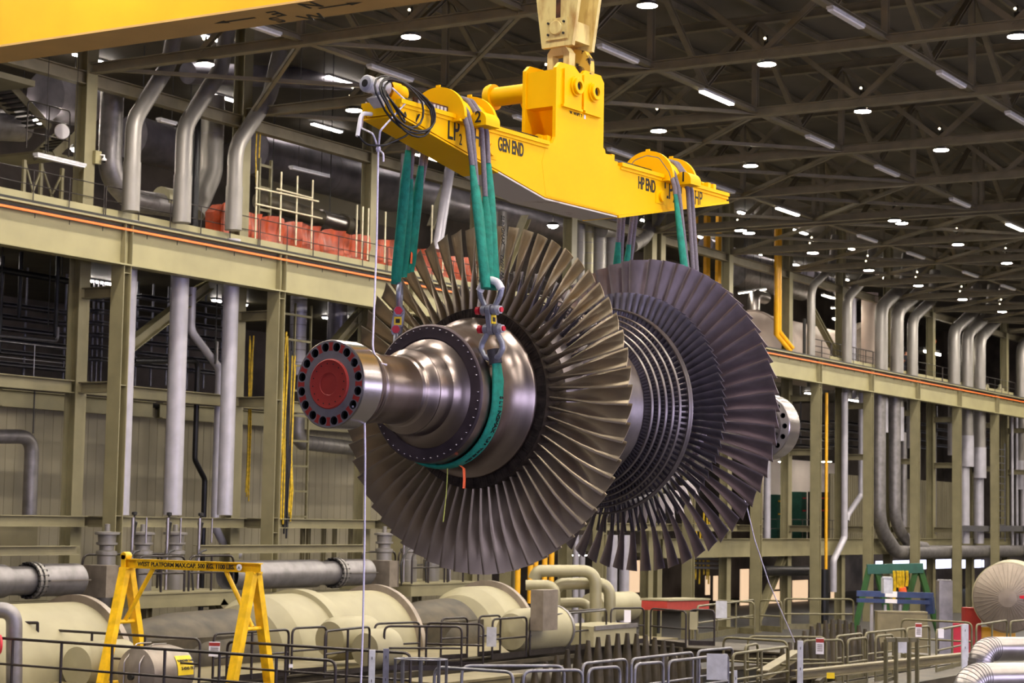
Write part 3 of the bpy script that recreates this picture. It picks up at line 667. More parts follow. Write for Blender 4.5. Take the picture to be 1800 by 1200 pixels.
# high-bay lamps
ML = {}
def lamp(X, Y, label):
    t = thing('high_bay_lamp', (X, Y, ZCH-.12), label, 'lamp', 'high bay lamps on the trusses')
    if not ML:
        ML['b'] = MB().lathe([(.0, .29), (.08, .285), (.14, .2), (.16, .07), (.5, .06), (.52, .1), (.74, .1), (.76, .04), (.95, .03)], ax=(0, 0, 1), n=20)
        ML['l'] = MB().lathe([(.02, .287), (.0, .27), (-.02, .15), (-.025, 0)], ax=(0, 0, 1), n=24)
        g = MB()
        for a in range(4): g.lathe([(-.02, .0), (-.01, .035), (.01, .035), (.02, 0)], (.11*cos(a*1.57+.4)-.02, .16*sin(a*1.57+.4), .55), (1, .3, 0), 8)
        g.lathe([(-.02, .0), (-.01, .04), (.01, .04), (.02, 0)], (-.05, 0.05, .85), (1, .3, 0), 8); ML['g'] = g
        ML['ob'] = ML['b'].build('housing', M['dark'], t); ML['ol'] = ML['l'].build('lens', M['lens'], t); ML['og'] = ML['g'].build('reflector_spots', M['glow'], t)
    else:
        for k in ('ob', 'ol', 'og'): q = ML[k].copy(); C.objects.link(q); q.parent = t
for n, X in enumerate(TX):
    if n == 8: continue                              # the nearer of the two paired trusses carries none
    for j in range(0, 8):
        y = 41.98-8.1*j
        if y < -20: continue
        lamp(X+.22, y, f'round high bay lamp on the {ORD[n]} truss from the camera, {ORD[j]} from the wall column')

# ---------------------------------------------------------------- columns, crane runway, platform edge
KS = range(-1, 13)
def nm(k): return ORD[k+1]
for k in KS:
    X = XK(k); c = wthing('crane_column', (X, YC+.2, 0), f'{nm(k)} olive crane column along the wall, standing under the runway girder', 'steel column', 'crane columns', ST)
    MB().ibeam((X, YC+.1, 0), (X, YC+.1, ZGB), .36, .56, .035, .025, (1, 0, 0)).build('shaft', M['paint'], c)
    for z in (CZ+7.75, CZ+4.05, CZ-.22, CZ-.75): MB().box(X-.15, X+.15, YC-.15, YC+.35, z-.012, z+.012).build('stiffener', M['paint'], c)
    b = wthing('building_column', (X, YB, 0), f'{nm(k)} tall olive building column rising behind the runway to the roof', 'steel column', 'building columns', ST)
    MB().ibeam((X, YB, 0), (X, YB, ZCH+TZ), .5, .5, .04, .03, (0, 1, 0)).build('shaft', M['paint'], b)
    if k == 5:
        b2 = wthing('building_column', (X-1.0, YB, 0), 'extra olive building column paired with its neighbour at the expansion joint', 'steel column', 'building columns', ST)
        MB().ibeam((X-1.0, YB, 0), (X-1.0, YB, ZCH+TZ), .5, .5, .04, .03, (0, 1, 0)).build('shaft', M['paint'], b2)
    for z, nme in ((CZ+7.15, 'upper'), (CZ+4.0, 'middle'), (CZ-.42, 'lower')):
        stru(MB().ibeam((X, YC+.38, z), (X, YB-.25, z), .36, .3, .03, .02), 'column_tie', M['paint_d'], f'{nme} short tie beam behind the {nm(k)} crane column', 'tie beam', 'column ties')
    if k+1 in KS:
        X1 = XK(k+1)
        g = wthing('runway_girder', ((X+X1)/2, YC, ZGB), f'{nm(k)} cream crane runway girder span along the wall', 'crane girder', 'runway girder spans', ST)
        MB().box(X, X1, YC, YC+.03, ZGB, ZGB+1.36).build('web', M['cream'], g)
        MB().box(X, X1, YC-.22, YC+.25, ZGB-.02, ZGB+.03).build('bottom_flange', M['cream'], g)
        MB().box(X, X1, YC-.24, YC+.27, ZGB+1.36, ZGB+1.42).build('top_flange', M['cream'], g)
        for sx in (-.17, .17): MB().box(X+sx-.012, X+sx+.012, YC-.2, YC, ZGB+.03, ZGB+1.36).build('stiffener', M['paint'], g)
        m = MB()
        for i in range(5):
            xx = X+(i+.7)*(X1-X)/5.4; m.box(xx-.012, xx+.012, YC-.012, YC, ZGB+1.0, ZGB+1.14)
        m.build('conductor_bracket', M['dark'], g)
x0, x1 = XK(-1), XK(12)
stru(MB().box(x0, x1, YC-.19, YC-.12, ZOR-.035, ZOR+.035), 'conductor_bar', M['orange'], 'long thin orange conductor bar along the runway girder', 'conductor bar')
m = MB()
m.box(x0, x1, YC-.1, YC+.0, ZOR+.03, ZOR+.14)
stru(m, 'trim_1', M['dark'], 'dark rail strip above the orange conductor', 'trim')
stru(MB().box(x0, x1, YC-.02, YC+.06, ZGB+1.42, ZGB+1.55), 'crane_rail', M['dark'], 'steel crane rail on top of the runway girder', 'rail')
m = MB(); m.box(x0, x1, YC+.25, YC+1.35, ZGB+1.28, ZGB+1.34); stru(m, 'trim_2', M['paint_d'], 'walkway strip between the crane rail and the platform edge', 'trim')
ZP = CZ+9.72                                         # upper platform level
stru(MB().box(x0, x1, 46.32, 66, ZP-.25, ZP-.02), 'floor_2', M['paint_d'], 'upper platform floor behind the crane runway', 'floor')
stru(MB().box(x0, XK(5)-6, 46.28, 46.31, ZP-.05, ZP+.34), 'trim_3', M['cream'], 'cream kick plate along the upper platform edge', 'trim')
stru(MB().box(XK(7.6), x1, 46.28, 46.31, ZP-.05, ZP+.30), 'trim_4', M['cream'], 'cream kick plate of the platform farther along', 'trim')
def fence_run(pts, h, mid, name, label, m='rail', post=1.5, r=.022, group=None, toe=0, endr=.15, base=True, mids=None):
    """one length of guard rail: rounded top rail and end posts in one bent tube, mid rails, posts, toe plate"""
    t = wthing(name, pts[0], label, 'railing', group); U = V((0, 0, 1)); a, b = V(pts[0]), V(pts[-1])
    MB().tube([a]+[V(p)+U*h for p in pts]+[b], r, 8, bend=endr, nb=4).build('top_rail', M[m], t)
    for q in (mids or (mid,)): MB().tube([V(p)+U*q for p in pts], r*.85, 8).build('mid_rail', M[m], t)
    for p, q in zip(pts, pts[1:]):
        p, q = V(p), V(q); n = max(1, round((q-p).length/post))
        for i in range(1, n): c = p.lerp(q, i/n); MB().cyl(c, c+U*h, r, 8).build('post', M[m], t)
        if toe: MB().obox(p+U*toe/2, q+U*toe/2, .012, toe).build('toe_plate', M[m], t)
    return t
for k in list(range(-1, 5))+list(range(8, 12)):
    a, b = XK(k)+.35, XK(k+1)+.25
    fence_run([(a, 46.22, ZP+.1), (b, 46.22, ZP+.1)], .98, .5, 'platform_railing', f'{nm(k)} thin dark railing along the upper platform edge', 'rail', 1.65, .019, 'upper platform railings', endr=.02)

# ---------------------------------------------------------------- lower wall behind the columns
YW1 = 51.0
for a, b, lab in ((-1, 0, 'left of the first full column'), (0, 1, 'behind the three pale pipes'), (1, 2, 'behind the yellow cables'), (2, 4, 'hidden behind the rotor')):
    m = MB(); xa, xb = XK(a), XK(b)
    m.box(xa, xb, YW1, YW1+.1, 0, CZ+3.85)
    n = int((xb-xa)/.45)
    for i in range(n): m.box(xa+i*.45, xa+i*.45+.25, YW1-.012, YW1, 0, CZ+3.85)
    stru(m, f'wall_panel_{a+2}', M['wall'], f'beige ribbed wall cladding {lab}', 'wall')
for k in range(-1, 6):
    a, b = XK(k)+.2, XK(k+1)-.2
    for y, z, d, wd, nme in ((YB, CZ+4.02, .42, .35, 'mid height'), (YW1-.3, CZ+3.75, .6, .3, 'wall head'), (YC+1.15, CZ-.42, .36, .3, 'low')):
        if k >= 5 and nme != 'low': continue
        stru(MB().ibeam((a, y, z), (b, y, z), d, wd, .03, .02), 'wall_beam', M['paint'], f'{nme} olive beam in the {nm(k)} bay of the wall', 'wall beam', 'wall beams')
stru(MB().ibeam((XK(-1), YB+1.2, CZ-.9), (XK(0)-.3, YB+1.2, CZ-.9), 1.0, .3, .03, .02), 'wall_beam', M['paint_d'], 'deep stiffened beam low on the wall left of the first full column', 'wall beam')
for k in range(-1, 5):
    a, b = XK(k), XK(k+1)
    stru(MB().box(a, b, YW1, 66, CZ+3.8, CZ+4.0), 'mezzanine_floor', M['dark'], f'dark mezzanine floor above the wall cladding in the {nm(k)} bay', 'floor', 'mezzanine floors')
def brace(p, q, d, b, label, m='paint'): stru(MB().ibeam(p, q, d, b, .03, .02), 'wall_brace', M[m], label, 'brace')
brace(onY(366, 500, 47.3), onY(225, 610, 47.3), .38, .4, 'olive diagonal brace between the first two pale pipes')
brace(onY(645, 538, 47.3), onY(560, 640, 47.3), .38, .4, 'olive diagonal brace behind the front coupling')
brace(onY(925, 382, 47.3), onY(868, 520, 47.3), .34, .4, 'olive diagonal brace seen through the upper rotor blades')
brace(onY(795, 300, 48), onY(760, 400, 48), .34, .4, 'olive diagonal brace between the far green slings and the lifting beam')
brace(onY(1428, 545, 47.3), onY(1475, 632, 47.3), .3, .35, 'grey diagonal brace on the upper platform right of the rotor')
brace(onY(1330, 1090, 47), onY(1382, 965, 47), .4, .4, 'olive diagonal brace low on the wall right of the rotor')

# fill tubes added under the ceilings to brighten the pipe gallery and mezzanine
def filltube(p, label, group):
    t = wthing('added_fill_tube', p, label, 'light fixture', group); p = V(p)
    MB().obox(p-V((1.2, 0, 0)), p+V((1.2, 0, 0)), .3, .08, (0, 0, 1), (0, .07)).build('housing', M['motor'], t); MB().obox(p-V((1.15, 0, 0)), p+V((1.15, 0, 0)), .2, .05, (0, 0, 1)).build('lamp_tube', M['filltube'], t)
for k in range(-1, 12):
    x = (XK(k)+XK(k+1))/2
    for y, z, w_ in ((51.5, CZ+18.88, 'high in the pipe gallery'), (58.5, CZ+18.88, 'at the back of the pipe gallery')): filltube((x, y, z), f'added fill tube {w_} in the {nm(k)} bay', 'added gallery fill tubes')
    filltube((x, 57.5, ZP-.37), f'added fill tube under the platform floor over the mezzanine in the {nm(k)} bay', 'added mezzanine fill tubes')

for i in range(9):  # cool fill panels shaped as windows, added for highlights on the rotor metal
    x = -14+9*i; t = stru(MB().box(x, x+6.5, -25.98, -25.9, 3, 12), f'window_{20+i}', M['fillwin'], f'{ORD[i]} tall added fill window in the hall wall behind the camera', 'window')
    m = MB()
    for k in range(5): m.box(x+k*1.625-.05, x+k*1.625+.05, -25.9, -25.8, 3, 12)
    for k in range(4): m.box(x-.05, x+6.55, -25.9, -25.8, 3+k*3-.05, 3+k*3+.05)
    m.build('fill_window_bars', M['paint_d'], t)

for i in range(4):  # more window-shaped fill panels, added to brighten the lower front blades
    y = -18+11*i; t = stru(MB().box(-34.98, -34.9, y, y+8, 2.5, 13), f'window_{40+i}', M['west_fillwin'], f'{ORD[i]} tall added fill window in the end wall behind the camera', 'window')
    m = MB()
    for k in range(5): m.box(-34.9, -34.8, y+k*2-.05, y+k*2+.05, 2.5, 13)
    for k in range(4): m.box(-34.9, -34.8, y-.05, y+8.05, 2.5+k*3.5-.05, 2.5+k*3.5+.05)
    m.build('fill_window_bars', M['paint_d'], t)

for k in range(5, 12): filltube(((XK(k)+XK(k+1))/2, 54, CZ-2.07), f'added fill tube under the gallery floor in the {nm(k)} bay', 'added low gallery fill tubes')  # fill tubes added to lift the black voids between the right columns
# ================================================================ pipes, ducts and cables along the wall
def pl(Y, items):
    """pixel polyline on the wall plane Y; a bare number goes straight up or down to that image row"""
    out = []
    for it in items:
        if isinstance(it, (int, float)):
            p = out[-1]; out.append(V((p.x, Y, onY(last, it, Y).z))); continue
        last = it[0]; out.append(onY(it[0], it[1], it[2] if len(it) > 2 else Y))
    return out
def pipe(name, Y, items, r, m, label, bend=.8, cat='pipe', group=None, n=16, bands=0, extra=None):
    P = pl(Y, items); t = wthing(name, P[0], label, cat, group)
    MB().tube(P, r, n, bend=bend, nb=7).build('run', M[m], t)
    if bands:
        for a, b in zip(P, P[1:]):
            L = (b-a).length; d = (b-a).normalized(); k = int(L/bands)
            if k < 1: continue
            mb = MB()
            for i in range(1, k): c = a+d*(L*i/k); mb.cyl(c-d*.02, c+d*.02, r+.006, n)
            if k > 1: mb.build('seam_band', M['galv2'], t)
    if Y >= 47 and max(p.z for p in P)-min(p.z for p in P) < 1.2 and (P[-1]-P[0]).length > 2.5:
        zt = CZ+19 if P[0].z > ZP else (ZP-.25 if P[0].z > CZ else P[0].z-r-.05)
        for f in (.15, .85): q = P[0].lerp(P[-1], f); MB().cyl(q, (q.x, q.y, zt), .02, 6).build('hanger_rod', M['dark'], t)
    for e in extra or ():
        q, r2, m2, nme = e[:4]; MB().tube(pl(Y, q), r2, n).build(nme, M[m2], t)
    return t
# the three pale pipes that bend to the roof
for nme, lo, hi, r1, r2, up_, top, sl in (
    ('first', (225, 600), (232, 300), .235, .28, (232, 212), [(297, 112), (310, 40)], (285, 372)),
    ('second', (313, 600), (322, 300), .32, .30, (322, 222), [(388, 122), (402, 40)], (308, 392)),
    ('third', (404, 600), (412, 330), .28, .285, (413, 258), [(474, 168), (492, 90)], (328, 405))):
    t = wthing('bent_pipe', onY(lo[0], 900, 45.95), f'{nme} of the three big pale pipes at the left, bending toward the roof', 'pipe', 'three bent pale pipes')
    xm = onY(lo[0], lo[1], 45.95).x; zt = onY(hi[0], sl[1]+16, 45.95).z
    MB().cyl((xm, 45.95, onY(lo[0], 905, 45.95).z), (xm, 45.95, zt), r1, 20).build('lower_run', M['pipe_w'], t)
    xu = onY(hi[0], hi[1], 45.95).x; xm = xu
    MB().cyl((xu, 45.95, onY(hi[0], sl[1], 45.95).z), (xu, 45.95, onY(hi[0], sl[0], 45.95).z), r2+.025, 20).build('sleeve', M['galv'], t)
    P = [V((xu, 45.95, onY(hi[0], sl[0], 45.95).z)), V((xu, 45.95, onY(*up_, 45.95).z))]+[onY(a, b, 45.95) for a, b in top]
    MB().tube(P, r2, 20, bend=1.3, nb=7).build('bent_run', M['galv'], t)
pipe('elbow_pipe', 49, [(-40, 767), (57, 767), 905], .24, 'galv2', 'grey pipe elbow low at the far left turning down the wall', .6)
pipe('drain_pipe', 47.6, [(236, 634), (348, 634), 808, (360, 842), 1110], .1, 'black', 'thin black pipe running down between the second and third pale pipes', .3)
pipe('jogged_pipe', 47.2, [(338, 505), 582, (386, 648), 925, (396, 962), (420, 975)], .15, 'pipe_w', 'slim pale pipe with an S shaped jog beside the third pale pipe', .5)
pipe('spiral_duct', 48.6, [(523, 725), 776, (640, 790), (655, 788, 51.1)], .3, 'galv', 'ribbed silver duct elbow left of the rotor below the coupling', .6, 'duct', bands=.35)
pipe('insulated_pipe', 49.5, [(528, 440), 660], .34, 'pipe_w', 'pale insulated pipe stub above the cable ladder', cat='pipe', bands=.5)
pipe('insulated_pipe', 49.5, [(596, 440), 600], .42, 'duct', 'wide grey insulated pipe behind the diagonal brace above the coupling', cat='pipe')
pipe('rod', 47, [(62, 660), 762], .025, 'dark', 'thin hanger rod over the left elbow pipe', cat='rod')
pipe('rod', 47, [(382, 500), 640], .025, 'dark', 'thin hanger rod with a turnbuckle beside the jogged pipe', cat='rod', extra=[([(382, 600), 640], .05, 'galv2', 'turnbuckle')])
# mezzanine interiors: trays, pipes, lit gaps
def tray(Y, a, b, n, gap, label, m='dark'):
    t = wthing('cable_tray_rack', onY(*a, Y), label, 'cable tray')
    for i in range(n):
        p, q = onY(a[0], a[1]+i*gap, Y), onY(b[0], b[1]+i*gap, Y); q.z = p.z
        MB().channel(p, q, .16, .6, .03).build('tray', M[m], t)
    for f in (.05, .5, .95):
        p = onY(a[0]+(b[0]-a[0])*f, a[1]-15, Y+.4); MB().cyl((p.x, p.y, ZP-.25), p-V((0, 0, gap*n*.024+.8)), .05, 8).build('hanger', M[m], t)
tray(57, (-30, 530), (124, 525), 6, 21, 'stacked dark cable trays in the gap left of the first full column', 'rail_l')
tray(57, (165, 525), (183, 527), 6, 21, 'cable tray ends seen between the first pair of columns', 'rail_l')
tray(56, (240, 520), (300, 530), 7, 20, 'stacked cable trays behind the first and second pale pipes', 'rail_l')
tray(56, (330, 530), (395, 540), 7, 20, 'stacked cable trays behind the second and third pale pipes', 'rail_l')
for i, (x, y0, y1, Y) in enumerate(((5, 450, 620, 53), (38, 440, 560, 54), (103, 440, 592, 52), (127, 440, 580, 54))):
    pipe('hanger_pipe', Y, [(x, y0), y1], .08, 'black', f'{ORD[i]} dark vertical pipe from the left edge in the mezzanine gap', cat='pipe')
pipe('conduit', 51.5, [(-20, 588), (101, 600), 575], .06, 'rail_l', 'thin conduit curling upward in the mezzanine gap at the left', .2)
pipe('service_pipe', 52.5, [(-20, 470), (130, 496)], .12, 'black', 'dark pipe sloping across the mezzanine gap at the left')
for i, (a, b, c, d_) in enumerate(((0, 465, 32, 498), (44, 465, 76, 505), (86, 462, 126, 512))):
    p, q = onY(a, b, 65), onY(c, d_, 65)
    stru(MB().box(p.x, q.x, 65, 65.05, q.z, p.z), f'window_{i+1}', M['wall'], f'{ORD[i]} pale panel glimpsed far back through the left mezzanine gap', 'panel')
for i, (a, b, c, d_) in enumerate(((242, 518, 254, 532), (266, 515, 280, 535), (284, 516, 296, 535), (345, 522, 362, 545))):
    p, q = onY(a, b, 65), onY(c, d_, 65)
    MB().box(p.x, q.x, 64.9, 65, q.z, p.z).build('back_panel', M['orange' if i else 'wall'], None, f'{ORD[i]} small {"orange" if i else "pale"} panel at the back behind the pale pipes', 'panel')
a, b = onY(0, 690, 47.2), onY(124, 690, 47.2)
fence_run([(a.x-2, 47.2, CZ+4.25), (b.x, 47.2, CZ+4.25)], 1.05, .55, 'mezzanine_railing', 'thin railing on the mezzanine beam at the far left', 'rail_l', 1.5, .02, endr=.02)
# cable ladder with yellow cables
Y = 46.2
t = wthing('cable_ladder', onY(520, 860, Y), 'tall galvanised cable ladder beside the front coupling', 'cable ladder')
for x in (486, 518, 546):
    p = onY(x, 640, Y); MB().box(p.x-.03, p.x+.03, Y, Y+.08, CZ-.3, CZ+7.9).build('stile', M['rail_o'], t)
a, b = onY(484, 640, Y).x, onY(546, 640, Y).x
for i in range(9): MB().box(a, b, Y-.02, Y+.06, CZ-.2+i*.95, CZ-.12+i*.95).build('rung', M['rail_o'], t)
def cables(Y, x0, x1, n, y0, y1, m, label, r=.035):
    t = wthing('cable_bundle', onY((x0+x1)/2, y1, Y), label, 'cables'); random.seed(x0)
    for i in range(n):
        x = x0+(x1-x0)*(i+.5)/n; P = [onY(x+random.uniform(-2, 2), y, Y-.05-random.random()*.1) for y in range(y0+(i % 3)*8, y1+1, 55)]
        for p in P: p.x = P[0].x+random.uniform(-.03, .03)
        MB().tube(P, r, 6).build('cable', M[m], t)
cables(46.15, 488, 505, 9, 575, 960, 'cable_y', 'thick bundle of yellow cables on the cable ladder')
cables(46.15, 506, 513, 4, 600, 960, 'black', 'black cables between the yellow bundles', .04)
cables(46.15, 514, 521, 4, 625, 940, 'cable_y', 'thin yellow cable bundle just left of the front coupling')
cables(47.6, 437, 450, 4, 590, 905, 'cable_y', 'loose yellow cables behind the third crane column', .03)
for i, x in enumerate((532, 542, 569, 588, 616)):
    p = onY(x, 945, 46.5); stru(MB().ibeam((p.x, 46.5, CZ-2.2), (p.x, 46.5, CZ-.6), .14, .14, .02, .015, (1, 0, 0)), 'stub_column', M['paint_d'], f'{ORD[i]} short post under the low wall beam right of the cables', 'post', 'short posts')

# ---------------------------------------------------------------- upper platform, left
def slab(name, Y0, Y1, a, b, m, label, cat, **k):
    p, q = onY(*a, Y0), onY(*b, Y0); return MB().box(min(p.x, q.x), max(p.x, q.x), Y0, Y1, min(p.z, q.z), max(p.z, q.z)).build(name, M[m], None, label, cat, **k)
t = wthing('security_camera', onY(170, 276, 46.6), 'small white dome camera on a box fixed to the first full column', 'camera')
p = onY(169, 277, 46.66); MB().box(p.x-.14, p.x+.14, 46.55, 46.69, p.z-.22, p.z+.22).build('mount_box', M['cream'], t)
MB().tube([p+V((.1, -.1, .1)), p+V((.12, -.25, .08)), p+V((.12, -.25, -.02))], .03, 8).build('arm', M['whitep'], t)
MB().lathe([(.06, .03), (.0, .09), (-.05, .08)], p+V((.12, -.25, -.06)), (0, 0, 1), 16).build('housing', M['whitep'], t)
MB().lathe([(0, .07), (-.05, .05), (-.07, 0)], p+V((.12, -.25, -.11)), (0, 0, 1), 16).build('dome', M['black'], t)
tube_light(onY(62, 273, 46.7), onY(148, 293, 46.7), 'batten', False, 'long pale batten light over the platform at the far left', None)
tube_light(onY(278, 211, 48), onY(308, 219, 48), 'batten', False, 'short pale batten between the first two bent pipes', None)
tube_light(onY(511, 295, 49), onY(578, 311, 49), 'batten', False, 'pale batten hanging before the big silver duct', None)
def stair(Y0, Y1, a, b, n, label):
    p, q = onY(*a, Y0), onY(*b, Y0); t = wthing('steel_stair', q, label, 'stairs')
    for y in (Y0, Y1): MB().obox((p.x, y, p.z), (q.x, y, q.z), .04, .28, (0, 0, 1)).build('stringer', M['paint_d'], t)
    for i in range(n):
        f = (i+.5)/n; x, z = p.x+(q.x-p.x)*f, p.z+(q.z-p.z)*f; MB().box(x-.13, x+.13, Y0, Y1, z-.02, z+.02).build('tread', M['dark'], t)
stair(49.5, 50.6, (22, 152), (88, 225), 9, 'steel stair coming down under the crane girder at the upper left')
stair(48.6, 49.6, (140, 232), (95, 272), 7, 'lower flight of steel stair on the left platform')
slab('stair_landing', 48.6, 51.5, (75, 268), (130, 276), 'paint_d', 'small landing between the two stair flights', 'platform')
slab('hung_platform', 47.5, 51, (-30, 128), (62, 142), 'paint_d', 'hung platform edge at the top left under the crane girder', 'platform')
t = wthing('braced_stand', onY(80, 350, 48.5), 'small cross braced steel stand on the left platform', 'stand')
for x in (43, 73, 110): p = onY(x, 330, 48.5); MB().box(p.x-.06, p.x+.06, 48.5, 48.6, ZP, ZP+1.9).build('post', M['paint'], t)
for a, b in ((43, 73), (73, 110)):
    A, Bq = onY(a, 330, 48.55), onY(b, 330, 48.55)
    for z0, z1 in ((ZP, ZP+1.8), (ZP+1.8, ZP)): MB().obox((A.x, 48.55, z0), (Bq.x, 48.55, z1), .05, .06).build('cross_brace', M['paint'], t)
a, b = onY(45, 288, 48.4), onY(120, 292, 48.4)
fence_run([(a.x, 48.4, ZP+2.3), (b.x, 48.4, ZP+2.3)], 1.6, .55, 'landing_railing', 'dark railing around the stair landing at the left', 'rail', 1.0, .025, mids=(.55, 1.1))
MB().lathe([(-.04, .25), (.0, .27), (.04, .25), (.05, 0)], onY(109, 231, 48.3), (-.5, -1, 0), 24).build('round_sign', M['label'], None, 'round pale disc on the landing railing', 'sign')
pipe('silver_duct', 51, [(-40, 218), (40, 222)], .55, 'galv2', 'short fat duct behind the stair at the far left', cat='duct')
pipe('silver_duct', 54, [(80, 168), (150, 178)], 1.0, 'duct', 'wide dull duct behind the stair treads', cat='duct')
pipe('silver_duct', 49.2, [(198, 150), 310, (232, 352), (300, 362)], .42, 'galv2', 'silver duct dropping behind the first bent pipe and curving right', 1.2, 'duct', bands=1.0, extra=[([(282, 349), (302, 353)], .46, 'lag_y', 'end_box')])
pipe('silver_duct', 49.2, [(375, 170), 305, (340, 375)], .45, 'galv', 'shiny silver duct between the second and third bent pipes', 1.2, 'duct', bands=1.4)
pipe('riser', 48.6, [(347, 190), 400], .16, 'black', 'black riser beside the second bent pipe', cat='pipe')
pipe('silver_duct', 53, [(440, 265), (690, 335)], 1.0, 'duct', 'huge dull silver duct running behind the scaffold poles', cat='duct', n=32, bands=2.4)
pipe('silver_duct', 56, [(700, 330), (1000, 410)], .9, 'duct', 'huge dull duct glimpsed behind the upper rotor blades', cat='duct', n=24)
pipe('silver_duct', 55, [(230, 240), (350, 275)], .9, 'duct', 'wide dull duct behind the first two bent pipes', cat='duct', n=24)
pipe('olive_pipe', 48.6, [(455, 352), (600, 395)], .34, 'pit', 'dull olive pipe lying above the orange tarpaulin', cat='pipe', extra=[([(562, 383), (600, 394)], .36, 'alum', 'bright_sleeve'), ([(600, 394), (609, 397)], .45, 'pit', 'end_flange')])
slab('wall_strip', 58, 58.1, (455, 345), (700, 372), 'wall', 'pale strip of far wall below the huge silver duct', 'wall', kind=ST)
# orange tarpaulins behind the railing
def tarp(Y, xs, ytop, ybot, label, seed=0):
    random.seed(seed); n = 60; rg = []; A, Bq = onY(xs[0], ytop[0], Y), onY(xs[1], ytop[1], Y); z0 = ZP+.05
    for i in range(n+1):
        f = i/n; x = A.x+(Bq.x-A.x)*f; zt = A.z+(Bq.z-A.z)*f+.04*sin(f*17+seed)+.02*sin(f*41)-.2*max(0, sin(f*5+seed*2))**6
        bul = .12*sin(f*23+seed)+.08*sin(f*57)
        rg.append([(x, Y+bul*(.3+.7*k/6)+.1*sin(k*1.3+f*9)*.5, z0+(zt-z0)*(k/6)) for k in range(7)])
    MB().rings(rg, False, False).build('tarpaulin', M['tarp'], None, label, 'tarpaulin')
tarp(46.75, (428, 560), (371, 398), 0, 'long orange tarpaulin behind the railing right of the third bent pipe', 1)
tarp(46.8, (552, 700), (399, 425), 0, 'sagging orange tarpaulin behind the railing left of the rotor', 4)
tarp(46.8, (690, 860), (425, 462), 0, 'orange tarpaulin glimpsed between the upper rotor blades', 7)
t = wthing('folded_tarp', onY(387, 400, 46.7), 'folded orange tarpaulin bundle standing left of the third bent pipe', 'tarpaulin')
p, q = onY(374, 372, 46.7), onY(398, 362, 46.7)
m = MB(); m.prism([(p.x, 46.6, ZP), (q.x, 46.5, ZP), (q.x-.05, 46.6, q.z), (p.x+.3, 46.6, q.z), (p.x, 46.65, p.z)], (0, .4, 0)); m.build('sheet', M['tarp'], t)
MB().tube([(p.x+.35, 46.55, ZP+.1), (p.x+.3, 46.5, p.z-.3), (p.x+.5, 46.6, q.z+.05), (q.x, 46.6, q.z)], .07, 8, bend=.2).build('folded_edge', M['tarp'], t)
# scaffold
def pole(x, y0, y1, Y, label): pipe('scaffold_pole', Y, [(x, y0), y1], .035, 'scaf', label, cat='scaffold pole', group='scaffold poles', n=8)
for i, (x, y0, y1) in enumerate(((452, 300, 420), (495, 302, 425), (523, 309, 432), (550, 316, 438), (628, 360, 452), (638, 363, 455), (648, 366, 457), (678, 372, 462), (760, 360, 470), (780, 380, 480))):
    pole(x, y0, y1, 46.5, f'{ORD[i]} pale upright scaffold pole from the third bent pipe')
for i, (a, b) in enumerate((((449, 330), (560, 354)), ((449, 358), (566, 384)), ((487, 332), (548, 348)))):
    p, q = onY(*a, 46.44), onY(*b, 46.44); t = wthing('scaffold_rail', p, f'{ORD[i]} pale horizontal scaffold tube from the top', 'scaffold pole'); MB().cyl(p, q, .035, 8).build('tube', M['scaf'], t)
t = wthing('tower_frame', onY(470, 380, 47.3), 'pale ladder like frame standing right of the second building column', 'frame')
for x in (456, 476): p = onY(x, 300, 47.3); MB().box(p.x-.04, p.x+.04, 47.25, 47.35, ZP, CZ+13.4).build('leg', M['rail_o'], t)
a, b = onY(456, 300, 47.3).x, onY(476, 300, 47.3).x
for i in range(4): MB().box(a, b, 47.26, 47.34, ZP+.8+i*.85, ZP+.9+i*.85).build('rung', M['rail_o'], t)
cables(47.2, 452, 458, 2, 215, 330, 'cable_y', 'yellow cables beside the second building column', .03)
# pipes glimpsed above the rotor
pipe('leaning_pipe', 46.3, [(714, 262), (705, 420)], .2, 'pipe_w', 'pale leaning pipe left of the far green slings', cat='pipe')
pipe('leaning_pipe', 46.3, [(795, 270), (768, 440)], .22, 'pipe_w', 'pale leaning pipe right of the far green slings', cat='pipe')
for i, (x, r, m) in enumerate(((868, .2, 'galv'), (884, .2, 'galv'), (1020, .26, 'galv'), (1036, .24, 'lag_y'), (1052, .42, 'galv'), (1075, .5, 'galv'))):
    pipe('standpipe', 48.2, [(x, 372), 500], r, m, f'{ORD[i]} silver standpipe rising behind the lifting beam from the left', cat='pipe', group='standpipes behind the beam', bands=.5 if i > 1 else 0)
pipe('elbow_duct', 47.4, [(1058, 405), (1095, 405), (1150, 340), (1160, 300)], .34, 'galv', 'silver elbow duct under the HP END of the beam', .8, 'duct', bands=.6)
pipe('elbow_duct', 47.0, [(1110, 432), (1130, 420), (1178, 345), (1190, 290)], .36, 'galv', 'nearer silver elbow duct under the beam tip', .8, 'duct', bands=.6)
pipe('elbow_duct', 49, [(1120, 120), 190, (1150, 230), (1140, 300)], .4, 'galv', 'silver bent duct high up right of the beam tower', .8, 'duct', bands=.6)
pipe('elbow_duct', 50, [(1085, 130), 200, (1100, 250)], .4, 'galv2', 'bent duct close beside the beam tower', .8, 'duct', bands=.6)
for i, (a, b) in enumerate((((1090, 195), (1200, 240)), ((1150, 200), (1285, 260)), ((1200, 235), (1285, 272)), ((760, 120), (790, 50)), ((820, 130), (850, 60)), ((732, 60), (712, 120)))):
    p, q = onY(*a, 50), onY(*b, 50); t = wthing('roof_pipe', p, f'{ORD[i]} bright thin pipe high behind the beam', 'pipe'); MB().cyl(p, q, .11, 10).build('run', M['alum'], t)
